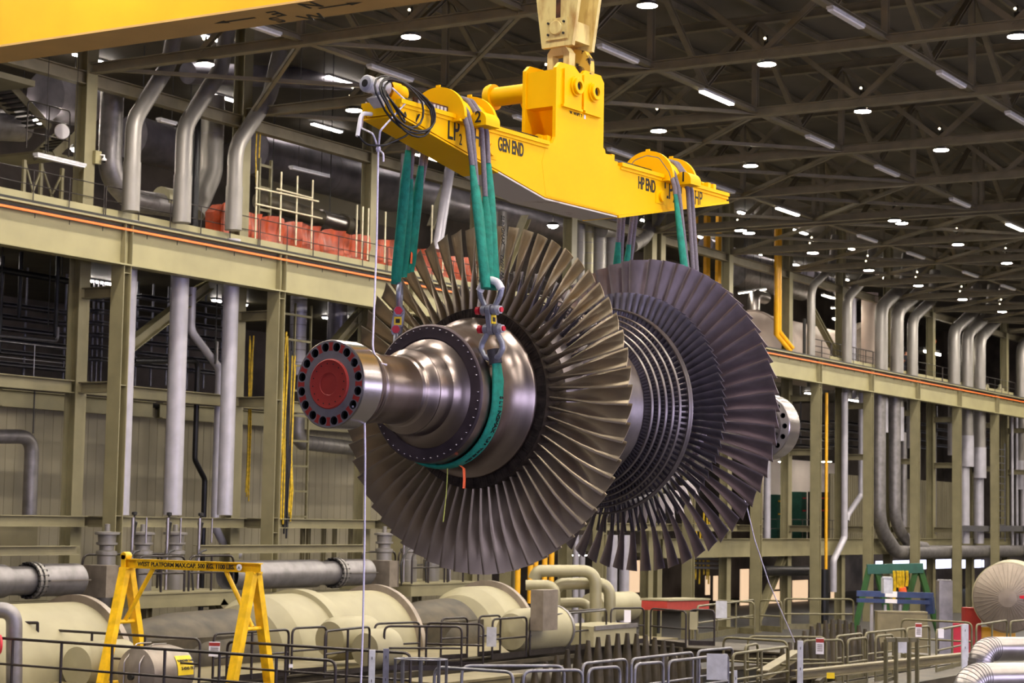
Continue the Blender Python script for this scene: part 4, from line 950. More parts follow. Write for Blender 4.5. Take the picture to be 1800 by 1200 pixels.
for i, (a, b) in enumerate((((330, 128), (640, 142)), ((600, 120), (760, 175)), ((840, 150), (920, 172)), ((480, 30), (640, 90)))):
    p, q = onY(*a, 52), onY(*b, 52); t = wthing('roof_duct', p, f'{ORD[i]} dull duct up in the roof steel behind the crane hook', 'duct'); MB().cyl(p, q, .45, 18).build('run', M['duct'], t)
slab('ceiling_2', 47.3, 66, (0, 95), (1800, 95), 'darkroom', 'dark underside above the pipe gallery', 'ceiling', kind=ST) if 0 else None
# ================================================================ platform and wall right of the rotor
def lathe_thing(name, o, ax, parts, label, cat, n=40, group=None):
    t = wthing(name, o, label, cat, group)
    for nme, prof, m in parts: MB().lathe(prof, o, ax, n).build(nme, M[m], t)
    return t
c = onY(1322, 606, 50.2)
t = lathe_thing('storage_vessel', c, (1, 0, 0), [('shell', [(0, 1.98), (12.5, 1.98), (13.2, 1.7), (13.6, 1.0), (13.7, 0)], 'vessel'), ('end_ring', [(-.1, 2.0), (-.1, 2.1), (.15, 2.1), (.15, 1.98)], 'vessel'), ('dished_end', [(-.1, 2.0), (-.6, 1.6), (-.9, .9), (-1.0, 0)], 'vessel')], 'big pinkish cream vessel on the platform right of the rotor', 'vessel')
p = onY(1325, 545, 49.2); MB().tube([p, p+V((0, 0, .9)), p+V((1.6, 0, .9))], .38, 16, bend=.6).build('nozzle', M['alum'], t)
t = wthing('yellow_duct', onY(1368, 410, 46.7), 'bright yellow post with a kinked foot before the pinkish vessel', 'pipe')
for dx in (0, .32):
    A = onY(1366, 400, 46.6); Bq = onY(1366, 588, 46.6); D = onY(1388, 616, 46.6)
    MB().tube([V((A.x+dx, 46.6, A.z)), V((A.x+dx, 46.6, Bq.z+dx*.8)), V((D.x+dx*1.2, 46.6, D.z+dx*.6))], .17, 4, bend=0).build('bar', M['ybar'], t)
RP = [(1426, 505, 680, (1462, 470), .24, 'first'), (1489, 525, 700, (1530, 478), .3, 'second'), (1549, 540, 760, (1592, 498), .42, 'third'), (1577, 548, 775, (1618, 512), .42, 'fourth'), (1604, 560, 788, (1640, 526), .36, 'fifth'), (1677, 580, 800, (1712, 548), .42, 'sixth'), (1700, 588, 820, (1742, 548), .42, 'seventh'), (1722, 596, 840, (1762, 552), .42, 'eighth'), (1795, 610, 860, (1830, 580), .4, 'ninth')]
for x, yb, y1, tp, r, o in RP:
    A = onY(x, yb, 45.95); T = onY(*tp, 45.95); Z = onY(x, y1, 45.95).z
    t = wthing('bent_pipe', (A.x, 45.95, Z), f'{o} bent pale pipe on the platform counted from the rotor toward the right', 'pipe', 'bent pale pipes at the right')
    MB().tube([V((A.x, 45.95, Z)), A, T, T+V((.5, 0, 2.0))], r, 16, bend=1.1, nb=6).build('bent_run', M['galv'], t)
    if r > .35: MB().cyl((A.x, 45.95, Z), (A.x, 45.95, Z+2.2), r+.03, 16).build('sleeve', M['pipe_w'], t)
for i, (x, y0, y1, r, m) in enumerate(((1414, 560, 670, .1, 'dark'), (1472, 510, 680, .14, 'pipe_w'), (1500, 520, 700, .2, 'pipe_w'), (1529, 515, 730, .55, 'vessel'))):
    pipe('platform_riser', 47.4, [(x, y0), y1], r, m, f'{ORD[i]} upright pipe among the platform steel right of the pinkish vessel', cat='pipe')
lathe_thing('cone_vessel', onY(1525, 612, 50), (-.75, -.55, 0), [('cone', [(-2, 1.9), (0, 1.85), (.6, 1.5), (.8, .3), (.8, 0)], 'cap')], 'dark domed vessel end between the second and third bent pipes', 'vessel')
def person(o, h, shirt, trousers, label, face, arm):
    """standing figure: one skinned body mesh, clothing and hair as its children"""
    t = wthing('person', o, label, 'person'); f = V(face).normalized(); s_ = V((-f.y, f.x, 0)); z = V((0, 0, h/1.75))
    J = {}
    def pt(a, b, c): return V(o)+s_*a+f*b+z*c
    me = bpy.data.meshes.new('body'); vs = [pt(0, 0, .95), pt(0, .01, 1.2), pt(0, 0, 1.42), pt(0, .02, 1.52), pt(0, .03, 1.62), pt(0, .03, 1.74)]
    rr = [.13, .135, .11, .05, .085, .06]; ed = [(0, 1), (1, 2), (2, 3), (3, 4), (4, 5)]
    for sg in (-1, 1):
        k = len(vs); vs += [pt(.1*sg, 0, .9), pt(.11*sg, .03, .5), pt(.11*sg, 0, .08), pt(.11*sg, .15, .04)]; rr += [.095, .065, .045, .04]; ed += [(0, k), (k, k+1), (k+1, k+2), (k+2, k+3)]
        k = len(vs); vs += [pt(.19*sg, 0, 1.40), pt(.24*sg, -.02+.1*arm, 1.13), pt(.14*sg if arm else .25*sg, .05+.28*arm, 1.08-.2*(1-arm)), pt(.10*sg if arm else .25*sg, .08+.34*arm, 1.08-.27*(1-arm))]; rr += [.06, .046, .036, .03]; ed += [(2, k), (k, k+1), (k+1, k+2), (k+2, k+3)]
    me.from_pydata([tuple(v-V(o)) for v in vs], ed, []); ob = bpy.data.objects.new('body', me); C.objects.link(ob)
    md = ob.modifiers.new('s', 'SKIN')
    for i, r in enumerate(rr): me.skin_vertices[0].data[i].radius = (r, r)
    me.skin_vertices[0].data[0].use_root = True
    sb = ob.modifiers.new('u', 'SUBSURF'); sb.levels = sb.render_levels = 2
    bpy.context.view_layer.update(); m2 = bpy.data.meshes.new_from_object(ob.evaluated_get(bpy.context.evaluated_depsgraph_get())); bpy.data.objects.remove(ob)
    m2.materials.append(M['skin']); m2.polygons.foreach_set('use_smooth', [True]*len(m2.polygons)); b = bpy.data.objects.new('body', m2); C.objects.link(b); b.parent = t
    def part(nme, m, test):
        bm = bmesh.new(); bm.from_mesh(m2); bm.normal_update()
        for v in bm.verts: v.co += v.normal*.012
        bmesh.ops.delete(bm, geom=[q for q in bm.faces if not test(q.calc_center_median())], context='FACES'); x = bpy.data.meshes.new(nme); bm.to_mesh(x); bm.free(); x.materials.clear(); x.materials.append(M[m])
        q = bpy.data.objects.new(nme, x); C.objects.link(q); q.parent = t
    k = h/1.75
    lat = lambda c: abs(c.dot(s_))
    part('shirt', shirt, lambda c: .93*k < c.z < 1.47*k and not (lat(c) > .13*k and c.z < 1.18*k)); part('trousers', trousers, lambda c: c.z < .98*k and lat(c) < .2*k); part('hair', 'hair', lambda c: c.z > 1.68*k or (c.z > 1.57*k and c.dot(f) < .0))
    return t
p = onY(1592, 668, 46.9); person((p.x, 46.9, ZP), 1.78, 'navy', 'navy', 'person in navy clothes standing with hands together behind the fifth bent pipe', (-.8, -.6, 0), 1)
p = onY(1630, 668, 48.4); person((p.x, 48.4, ZP), 1.76, 'brownc', 'brownc', 'person in reddish brown clothes standing farther back on the platform', (.6, -.8, 0), 0)
t = wthing('stair_with_light', onY(1625, 640, 50), 'short stair with a lit strip behind the two people', 'stairs')
A = onY(1612, 612, 50); Bq = onY(1640, 595, 50); MB().box(A.x, Bq.x, 49.5, 51, A.z-.15, A.z+.1).build('landing', M['dark'], t); MB().box(A.x, Bq.x, 49.4, 49.5, A.z-.3, A.z-.15).build('lit_strip', M['tube'], t)
MB().obox(onY(1630, 640, 49.4), onY(1645, 598, 49.4), .06, .2).build('stringer', M['orange'], t)
for i, x in enumerate((1735, 1758)): lathe_thing('small_valve', onY(x, 690, 46.6), (0, 0, 1), [('body', [(-.9, .2), (0, .2), (.1, .3), (.3, .3), (.35, .15), (.6, .12), (.65, 0)], 'lag_y')], f'{ORD[i]} small pale valve behind the kick plate at the far right', 'valve', 16)
for i, (a, b) in enumerate(((1428, 1460), (1462, 1505), (1508, 1535))):
    A, Bq = onY(a, 680, 46.4), onY(b, 690, 46.4); fence_run([(A.x, 46.4, ZP+.05), (Bq.x, 46.4, ZP+.05)], 1.1, .55, 'platform_gate', f'{ORD[i]} dark guard rail on the platform right of the pinkish vessel', 'rail', 1.2, .03, mids=(.35, .7))
for i, (a, b, lit) in enumerate((((1302, 460), (1330, 470), 0), ((1352, 475), (1382, 485), 0), ((1450, 502), (1478, 510), 0), ((1446, 518), (1466, 524), 1), ((1410, 490), (1420, 493), 1), ((1463, 541), (1500, 540), 1), ((1720, 395), (1745, 408), 0), ((1300, 515), (1345, 508), 1))):
    tube_light(onY(*a, 48.0+i*.2), onY(*b, 48.0+i*.2), 'batten', bool(lit), f'{ORD[i]} {"lit" if lit else "pale"} batten over the right platform counted from the vessel', None)
for i, (x, y, Y) in enumerate(((1470, 558, 52), (972, 395, 52), (137, 260, 53), (132, 132, 51), (1515, 453, 54), (1525, 453, 54), (1635, 447, 55), (1262, 432, 52), (40, 202, 55), (70, 210, 55), (1558, 487, 55))):
    t = wthing('bulkhead_light', onY(x, y, Y), f'{ORD[i]} small glaring lamp deep in the pipe gallery', 'lamp', 'small gallery lamps'); q = onY(x, y, Y)
    MB().cyl(q+V((0, 0, .15)), (q.x, q.y, CZ+19), .015, 6).build('hanger_rod', M['dark'], t)
    MB().lathe([(.15, .1), (.1, .28), (-.05, .3)], q, (0, 0, 1), 16).build('shade', M['dark'], t); MB().lathe([(-.02, .28), (-.12, .22), (-.2, 0)], q, (0, 0, 1), 16).build('bulb', M['bulb'], t)
for i, (a, b) in enumerate((((1240, 430), (1290, 450)), ((1300, 452), (1388, 478)), ((1420, 480), (1500, 520)))):
    pipe('gallery_duct', 52, [a, b], .5, 'duct', f'{ORD[i]} dull duct in the gallery above the pinkish vessel', cat='duct', n=20)
pipe('gallery_duct', 53, [(1290, 478), (1410, 505)], .9, 'galv2', 'long silver duct lying above the pinkish vessel', cat='duct', n=24)
for i, (x, w_) in enumerate(((1226, .2), (1246, .5), (1266, .4))):
    p, q = onY(x, 380, 50), onY(x, 520, 50); t = wthing('yellow_post', q, f'{ORD[i]} dull yellow post behind the near slings of the HP END', 'post'); MB().box(p.x-w_/2, p.x+w_/2, 50, 50.2, ZP, p.z).build('post', M['ybar'], t)

# ---------------------------------------------------------------- lower wall, right
for i, (a, b) in enumerate(((6, 7), (7, 8), (8, 9), (9, 10), (10, 12))):
    m = MB(); xa, xb = XK(a), XK(b)
    if i == 0: m.box(onY(1325, 850, 60).x, onY(1488, 850, 60).x, 60, 60.1, CZ-1.75, CZ+4.6); stru(m, 'wall_panel_white', M['white_wall'], 'pale pinkish white wall far behind the columns right of the rotor', 'wall'); continue
    if i < 3: continue
    m.box(xa, xb, YW1, YW1+.1, CZ-1.8, CZ+3.2)
    for j in range(int((xb-xa)/.4)): m.box(xa+j*.4, xa+j*.4+.15, YW1-.03, YW1, CZ-1.8, CZ+3.2)
    stru(m, f'wall_panel_r{i}', M['wall'], f'{ORD[i-3]} ribbed wall bay right of the white wall', 'wall')
xa, xb = XK(5)-1, XK(12)
for i, k in enumerate(range(5, 12)):
    a, b = XK(k), XK(k+1)
    stru(MB().box(a, b, YB-.2, 64, CZ-1.95, CZ-1.75), 'gallery_floor', M['paint_d'], f'{ORD[i]} strip of gallery floor behind the right columns', 'floor', 'gallery floors')
    stru(MB().ibeam((a, YB-.4, CZ-1.5), (b, YB-.4, CZ-1.5), 1.0, .3, .03, .02), 'gallery_beam', M['paint'], f'{ORD[i]} deep olive gallery beam low between the right columns', 'wall beam', 'gallery beams')
    tray(54, (int(1345+i*60), 740), (int(1400+i*58), 748), 4, 14, f'{ORD[i]} dim cable tray stack under the girder right of the rotor', 'rail_l') if k != 5 else None
for i, (a, b) in enumerate(((1333, 1342), (1439, 1460), (1370, 1386))): tube_light(onY(a, 811, 58), onY(b, 811, 58), 'batten', True, f'{ORD[i]} lit tube before the pinkish white wall', None)
for i, (x0, x1, y0, m) in enumerate(((1366, 1384, 869, 'teal_p'), (1409, 1418, 864, 'teal_p'), (1438, 1465, 864, 'dark'))):
    p, q = onY(x0, y0, 57), onY(x1, 930, 57); t = wthing('cabinet', (p.x, 57, CZ-1.75), f'{["green cabinet with yellow lines left of a column", "slim green cabinet beside a column", "dark cabinet with red spots before the white wall"][i]}', 'cabinet')
    MB().box(p.x, q.x, 57, 57.8, CZ-1.75, p.z).build('body', M[m], t)
    for k in range(2): MB().box(p.x+.2, q.x-.2, 56.97, 57, p.z-.5-k*.9, p.z-.4-k*.9).build('stripe', M['ybar' if i == 0 else 'redp'], t)
A, Bq = onY(1335, 905, 47.5), onY(1480, 905, 47.5); fence_run([(A.x, 47.5, CZ-1.0), (Bq.x, 47.5, CZ-1.0)], 1.1, .55, 'gallery_railing', 'thin railing before the pinkish white wall', 'rail', 1.6, .022)
pipe('yellow_pole', 45.6, [(1453, 690), 1015], .09, 'ybar', 'tall thin yellow pipe against the wall right of the rear coupling', cat='pipe')
pipe('yellow_pole', 46, [(1443, 700), 990], .04, 'cable_y', 'very thin yellow line beside the tall yellow pipe', cat='pipe')
pipe('black_pipe', 45.5, [(1448, 1000), 1100], .3, 'black', 'thick black pipe under the tall yellow pipe', cat='pipe')
pipe('pale_riser', 46, [(1485, 690), 945, (1465, 985), 1040], .2, 'pipe_w', 'pale riser kinking left at its foot near the yellow pipe', .3)
pipe('pale_riser', 47, [(1514, 690), 870, (1490, 905), (1488, 915)], .18, 'pipe_w', 'pale riser with a diagonal offset beside a column', .3)
pipe('pale_riser', 47.4, [(1349, 800), 960], .2, 'pipe_w', 'pale riser before the white wall below the rear coupling', .3)
pipe('process_pipe', 45.86, [(1545, 690), 925, (1575, 970), (1830, 968)], .44, 'galv2', 'thick pipe dropping down and sweeping right along the wall', 2.2, n=20)
pipe('process_pipe', 45.95, [(1573, 690), 920, (1600, 958), (1625, 962)], .38, 'galv2', 'second thick pipe sweeping right behind the first', 2.0, n=20)
for i, (x, y1, r) in enumerate(((1695, 955, .36), (1720, 955, .36), (1779, 960, .1), (1787, 960, .1), (1797, 960, .2))): pipe('pale_riser', 46.2, [(x, 715), y1], r, 'pipe_w', f'{ORD[i]} pale riser at the far right counted toward the edge')
for i, (x, Y) in enumerate(((1588, 47.5), (1612, 47.8), (1640, 48))): pipe('grey_riser', Y, [(x, 760), 940], .25, 'galv2', f'{ORD[i]} dim grey riser between the right columns')
for i, (a, b) in enumerate(((1685, 1743), (1752, 1815))): slab('grey_header_box', 45.5, 46, (a, 923), (b, 934), 'rail_l', f'{ORD[i]} pale grey header box across the risers at the far right', 'box')
t = wthing('wall_ladder', onY(1756, 930, 45.6), 'white wall ladder between the columns at the far right', 'ladder')
for x in (1752, 1766): p = onY(x, 850, 45.6); MB().box(p.x-.03, p.x+.03, 45.55, 45.62, CZ-1.2, CZ+6).build('stile', M['rail_l'], t)
a, b = onY(1752, 850, 45.6).x, onY(1766, 850, 45.6).x
for i in range(14): MB().box(a, b, 45.56, 45.6, CZ-1+i*.5, CZ-.95+i*.5).build('rung', M['rail_l'], t)
for i, (a, b, c, d_) in enumerate(((1618, 984, 1672, 998), (1682, 984, 1702, 998), (1703, 984, 1725, 997), (1727, 984, 1742, 996), (1748, 985, 1754, 1000), (1540, 986, 1598, 998))):
    p, q = onY(a, b, 62), onY(c, d_, 62); stru(MB().box(p.x, q.x, 62, 62.05, q.z, p.z), f'window_{i+4}', M['window'], f'{ORD[i]} bright daylit opening under the process pipes at the right', 'window')
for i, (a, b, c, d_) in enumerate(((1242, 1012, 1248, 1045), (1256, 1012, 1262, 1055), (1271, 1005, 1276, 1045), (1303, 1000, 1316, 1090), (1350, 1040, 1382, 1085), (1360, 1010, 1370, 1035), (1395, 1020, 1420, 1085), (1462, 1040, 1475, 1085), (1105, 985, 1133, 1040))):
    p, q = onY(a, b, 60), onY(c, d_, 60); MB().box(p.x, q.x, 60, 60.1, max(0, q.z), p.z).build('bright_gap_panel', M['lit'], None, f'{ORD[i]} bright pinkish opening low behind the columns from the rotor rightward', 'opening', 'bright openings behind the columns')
pipe('black_header', 46.5, [(1340, 1003), (1420, 1003)], .28, 'black', 'fat black pipe lying low between two columns', cat='pipe')
for i in range(5): pipe('cross_tube', 47.5, [(1215, 965+i*8), (1262, 966+i*8)], .07, 'rail_l', f'{ORD[i]} thin grey tube low on the wall left of the black pipe', cat='pipe', group='thin grey cross tubes')
cables(48, 1218, 1250, 6, 900, 1060, 'cable_y', 'hanging yellow cables low behind the rear blades', .05)
for i, x in enumerate((911, 933, 942, 958, 970)): pipe('yellow_column_pipe', 44.5, [(x, 955), 1060], .12, 'ybar', f'{ORD[i]} yellow upright pipe under the rotor counted from the left', cat='pipe', group='yellow upright pipes')
for i, (x, r) in enumerate(((1075, .3), (1098, .26), (1013, .14), (1024, .14))): pipe('silver_riser', 46.2, [(x, 940), 1100], r, 'pipe_w', f'{ORD[i]} silver riser under the rear blades', cat='pipe', group='silver risers under the rotor')
# ================================================================ turbine deck, casings, railings in the foreground
RH = DK+1.07                                         # top of the guard rails
def deckslab(x0, x1, y0, y1, name, label, m='tan'):
    return stru(MB().box(x0, x1, y0, y1, DK-.2, DK), name, M[m], label, 'floor')
deckslab(30.2, 33.2, 16.8, 29.0, 'floor_3', 'narrow deck walkway between the two nearest railings', 'dark')
deckslab(33.2, 58, 29.0, 36.5, 'floor_4', 'turbine deck carrying the row of casings')
deckslab(22, 33.2, 29.0, 37.5, 'floor_5', 'turbine deck at the left around the nearest casing')
deckslab(33.2, 54, 16.8, 18.3, 'floor_6', 'deck walkway along the near side of the pit', 'pit')
deckslab(54, 57, 8, 29.0, 'floor_7', 'turbine deck beyond the pit', 'pit')
for (a, b, lab) in (((33.2, 18.3), (33.2, 29.0), 'left'), ((33.2, 29.0), (54, 29.0), 'far'), ((33.2, 18.3), (54, 18.3), 'near'), ((54, 18.3), (54, 29.0), 'right')):
    stru(MB().ibeam((a[0], a[1], DK-.45), (b[0], b[1], DK-.45), .9, .25, .04, .03), 'pit_edge_beam', M['pit'], f'grimy edge beam on the {lab} side of the open pit', 'beam')
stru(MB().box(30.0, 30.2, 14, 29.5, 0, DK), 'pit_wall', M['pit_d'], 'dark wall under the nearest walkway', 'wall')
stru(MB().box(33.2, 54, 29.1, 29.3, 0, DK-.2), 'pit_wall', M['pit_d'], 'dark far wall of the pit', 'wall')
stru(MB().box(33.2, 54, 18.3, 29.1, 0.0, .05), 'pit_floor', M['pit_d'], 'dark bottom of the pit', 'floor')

# turbine casings in a row
YA = 33.2
def casing(x0, x1, R_, n, label, dome=True, rings=()):
    t = wthing('turbine_casing', (x0, YA, DK), label, 'turbine casing')
    MB().lathe([(0, R_), (x1-x0, R_)], (x0, YA, DK+.0), (1, 0, 0), 64).build('shell', M['lagging'], t)
    MB().lathe([(0, R_), (-.5, R_*.85), (-.8, R_*.5), (-.9, 0)], (x0, YA, DK), (1, 0, 0), 64).build('near_dome', M['lagging'], t)
    MB().lathe([(0, R_+.1), (.3, R_*.93), (.7, R_*.6), (.85, 0)], (x1, YA, DK), (1, 0, 0), 64).build('far_dome', M['lagging'], t)
    for r in rings: MB().lathe([(-.25, R_), (-.22, R_+.11), (.22, R_+.11), (.25, R_)], (r, YA, DK), (1, 0, 0), 64).build('ring_band', M['lagging'], t)
    MB().lathe([(-.1, R_), (-.08, R_+.17), (.1, R_+.17), (.12, R_)], (x1-.05, YA, DK), (1, 0, 0), 64).build('end_ring', M['cap'], t)
    return t
xa = [onZ(q, yy, DK).x for q, yy in ((112, 1178), (470, 1145), (618, 1135), (850, 1122))]
casing(xa[0]-6.0, xa[0], 1.62, 1, 'cream turbine casing at the far left with a grey end ring')
casing(xa[1]-1.8, xa[2], 1.62, 2, 'long cream turbine casing with a raised ring behind the yellow gantry', rings=(xa[1],))
casing(xa[3]-.9, xa[3]+.3, 1.62, 3, 'cream turbine casing under the rotor, left of the looping pipes')
for x0, x1, lab in ((xa[0]+.9, xa[1]-2.6, 'between the left casing and the ringed casing'), (xa[2]+.9, xa[3]-1.7, 'between the ringed casing and the casing under the rotor')):
    t = wthing('exhaust_hood', ((x0+x1)/2, YA, DK), f'shaded olive machine hood {lab}', 'machine hood')
    MB().lathe([(0, .7), (.6, 1.0), ((x1-x0)*.5, 1.25), (x1-x0-.3, 1.3), (x1-x0, 1.0)], (x0, YA, DK), (1, 0, 0), 40).build('hood', M['pit'], t)
    MB().box(x0, x1, YA-1.1, YA-1.0, DK, DK+.7).build('skirt', M['pit'], t)
# steam chest clusters with valves and platforms
def cluster(px, lab, zoff=0):
    Yc = 40.0; o = onY(px+16, 1043, Yc); o.z = CZ-2.44; sc = 57.7/3500
    def at(dx, py, Y=Yc): return V((o.x+dx*sc*1.56, Y, CZ-(py-895)*sc))        # offsets in image columns of the left cluster
    t = wthing('valve_platform', o, f'olive service platform {lab}', 'platform')
    a, b = at(-2, 1043).x, at(175, 1043).x
    MB().box(a, b, Yc-.6, Yc+2.5, o.z-.42, o.z-.02).build('fascia', M['paint'], t); MB().box(a-.03, b+.03, Yc-.65, Yc+2.5, o.z-.02, o.z+.03).build('deck', M['paint'], t)
    for dx in (30, 150): p = at(dx, 1060); MB().ibeam((p.x, Yc-.3, DK), (p.x, Yc-.3, o.z-.4), .25, .25, .02, .015, (1, 0, 0)).build('leg', M['paint_d'], t)
    p, q = at(150, 1062), at(200, 1130); MB().obox((p.x, Yc-.5, p.z), (q.x, Yc-.5, q.z), .2, .25).build('knee_brace', M['paint_d'], t)
    for y, l in ((Yc-.55, 'front'), (Yc+1.6, 'back')):
        fence_run([(a+.1, y, o.z+.03), ((a+b)/2-.1, y, o.z+.03)], 1.05, .55, 'platform_guard', f'guard rail at the {l} left of the platform {lab}', 'rail', 1.0, .036, endr=.25)
        fence_run([((a+b)/2+.1, y, o.z+.03), (b-.1, y, o.z+.03)], 1.05, .55, 'platform_guard', f'guard rail at the {l} right of the platform {lab}', 'rail', 1.0, .036, endr=.25)
    for i, dx in enumerate((0, 60, 117)):
        c = at(dx-1, 1043, Yc+.6); tz = at(0, 923).z; k = lambda py: at(0, py).z-o.z
        v = wthing('steam_valve', (c.x, c.y, o.z), f'{ORD[i]} silver steam valve standing {lab}', 'valve', None); r = .27
        MB().lathe([(k(1072), .0), (k(1070), r*.75), (k(1050), r*1.12), (k(994), r*1.12), (k(993), r), (k(978), r), (k(976), r*1.15), (k(970), r*1.15), (k(968), r*.8), (k(960), r*.8), (k(958), r*1.15), (k(954), r*1.15)], (c.x, c.y, o.z), (0, 0, 1), 28).build('body', M['galv'], v)
        MB().lathe([(k(954), r*.95), (k(941), r*1.0), (k(940), r*1.35), (k(936), r*1.35), (k(935), r*.5), (k(934), r*.3), (k(922), r*.3), (k(921), 0)], (c.x, c.y, o.z), (0, 0, 1), 28).build('actuator', M['galv'], v)
        b0 = MB().lathe([(0, .035), (.07, .035), (.08, 0)], ax=(0, 0, 1), n=8).build('flange_bolt', M['dark'], v); b0.location = (r*1.0, 0, k(972)); 
        for j in range(1, 10): q = b0.copy(); C.objects.link(q); q.location = (r*cos(j*.628), r*sin(j*.628), k(972))
        for dxx, y0, y1, rr in ((24, 909, 1040, .05), (47, 909, 955, .03)):
            p = at(dx+dxx, 1000, Yc+.2); MB().cyl((p.x, p.y, at(0, y1).z), (p.x, p.y, at(0, y0).z), rr, 8).build('guide_rod', M['alum'], v)
        p = at(dx+35, 930, Yc+.4); MB().lathe([(-.3, .04), (0, .06), (.2, .1), (.25, .03), (.4, .03), (.42, .08), (.5, .08), (.52, 0)], p, (0, 0, 1), 10).build('pilot_valve', M['dark'], v)
        P = [at(dx+28, 968, Yc), at(dx+10, 970, Yc-.2), at(dx-6, 1000, Yc-.2), at(dx-2, 1045, Yc-.2)]; MB().tube(P, .035, 8, bend=.4).build('hose', M['rubber'], v)
    p, q = at(-40, 1048), at(-19, 993); t = wthing('grey_junction_box', (p.x, Yc, p.z), f'square grey brown box beside the first valve {lab}', 'box')
    MB().box(p.x, q.x, Yc-.35, Yc+.6, p.z, q.z).build('body', M['tank'], t); MB().box(q.x-.04, q.x, Yc-.37, Yc-.35, p.z, q.z).build('edge_strip', M['alum'], t)
    t = wthing('steam_pipe', at(-150, 1017), f'fat silver steam pipe with a bolted flange {lab}', 'pipe'); z = at(0, 1017).z; R_ = .46; xs = at(-58, 0).x
    MB().lathe([(-8 if px < 300 else -7.5, R_), (-1.95-1.0, R_), (-1.95-.8, R_*.86), (-1.95, R_*.86)], (xs, Yc+.3, z), (1, 0, 0), 32).build('left_run', M['galv2'], t)
    MB().lathe([(-1.72, R_), (-.05, R_*.98), (0, R_*.9)], (xs, Yc+.3, z), (1, 0, 0), 32).build('right_run', M['galv2'], t)
    m = MB(); m.lathe([(-1.97, R_), (-1.97, R_*1.12), (-1.88, R_*1.12), (-1.88, R_), (-1.80, R_), (-1.80, R_*1.12), (-1.70, R_*1.12), (-1.70, R_)], (xs, Yc+.3, z), (1, 0, 0), 32); m.build('flange_pair', M['galv'], t)
    m = MB()
    for j in range(20): m.cyl((xs-2.02, Yc+.3+R_*1.05*cos(j*.314), z+R_*1.05*sin(j*.314)), (xs-1.64, Yc+.3+R_*1.05*cos(j*.314), z+R_*1.05*sin(j*.314)), .035, 6)
    m.build('flange_bolts', M['dark'], t)
    MB().obox((xs-1.6, Yc-.2, z), (xs, Yc-.2, z), .03, .03).build('trim_wire', M['alum'], t)
    stru(MB().ibeam((xs-9, Yc+.3, z+.82), (xs-.1, Yc+.3, z+.82), .26, .3, .02, .015), 'pipe_support_beam', M['paint'], f'olive beam over the steam pipe {lab}', 'beam')
    stru(MB().ibeam((xs-9, Yc+.2, z-.75), (xs-.1, Yc+.2, z-.75), .35, .5, .02, .015), 'pipe_support_beam', M['paint_d'], f'olive sleeper under the steam pipe {lab}', 'beam')
cluster(197, 'at the left beside the yellow gantry'); cluster(683, 'under the rotor')
# looping pipes and drums under the rear blades
def lpipe(d, pts, r, m, label, bend, cat='pipe', name='looping_pipe', bands=.25):
    P = [onD(x, y, d) for x, y in pts]; t = wthing(name, P[-1], label, cat); MB().tube(P, r, 18, bend=bend, nb=8).build('run', M[m], t); return t
lpipe(66, [(938, 1018), (945, 1003), (1047, 1003), (1047, 1100)], .2, 'lag_y', 'tallest looping cream pipe under the rear blades', .5)
lpipe(65, [(924, 1028), (976, 1028), (976, 1095)], .17, 'lag_y', 'small looping cream pipe nearest the casing', .35)
lpipe(66.5, [(976, 1036), (985, 1026), (1072, 1024), (1072, 1100)], .2, 'lag_y', 'second looping cream pipe right of the tallest one', .5)
lpipe(67, [(970, 1060), (1034, 1058), (1038, 1100)], .17, 'lag_y', 'low looping cream pipe under the tallest one', .4)
c = onD(1040, 1068, 70); L = onD(1145, 1066, 72)-c
t = wthing('horizontal_drum', c, 'plain cream drum lying right of the looping pipes', 'drum'); MB().lathe([(0, 0), (.0, .52), (L.length-.15, .52), (L.length-.02, .42), (L.length, 0)], c, (1, 0, 0), 36).build('shell', M['lagging'], t)
c = onD(925, 1108, 55.5); t = wthing('cream_cover', c, 'bright cream rounded cover behind the far railing', 'machine cover')
MB().lathe([(-.9, 0), (-.8, .5), (-.5, .62), (1.6, .64), (1.62, .3), (1.6, 0)], c, (1, 0, 0), 36).build('shell', M['lagging'], t); MB().lathe([(1.5, .66), (1.62, .66), (1.62, .60)], c, (1, 0, 0), 36).build('end_band', M['galv2'], t)
for i, (x, y, d, r, l, lab) in enumerate(((598, 1122, 50, .55, 2.2, 'small cream barrel in front of the ringed casing'), (660, 1140, 49, .5, 1.0, 'short cream barrel right of the ringed casing'), (160, 1170, 44, .55, 2.0, 'low cream barrel before the left casing'))):
    c = onD(x, y, d); t = wthing('cream_barrel', c, lab, 'machine cover'); MB().lathe([(-.5, 0), (-.45, r*.8), (-.2, r), (l*.5, r), (l*.5+.05, r*.6), (l*.5+.05, 0)], c, (1, 0, 0), 32).build('shell', M['lagging'], t)
p = onD(956, 1107, 54.6); MB().box(p.x-.4, p.x+.4, p.y-.2, p.y+.2, p.z, p.z+1.1).build('dirty_box', M['tank'], None, 'dirty grey box beside the looping pipes', 'box', fix=False)
for i, (x0, x1, y0, y1, lab) in enumerate(((1028, 1130, 1096, 1118, 'cream machine bed with pale rods behind the far railing'),)):
    p, q = onD(x0, y1, 58), onD(x1, y0, 60); t = wthing('machine_bed', p, lab, 'machine bed'); MB().box(p.x, max(q.x, p.x+1.5), p.y-.3, p.y+1.0, p.z-.3, q.z).build('body', M['lagging'], t)
    MB().box(p.x, max(q.x, p.x+1.5), p.y-.35, p.y-.3, q.z-.1, q.z+.02).build('edge', M['red' if i else 'galv2'], t)
p, q = onD(1150, 1064, 66), onD(1225, 1062, 70); t = wthing('red_edged_table', p, 'long table with a red edge right of the cream drum', 'table'); MB().obox(p, q, .9, .3).build('top', M['red'], t); MB().obox(p+V((0, 0, .2)), q+V((0, 0, .2)), 1.0, .06).build('cover', M['lagging'], t)
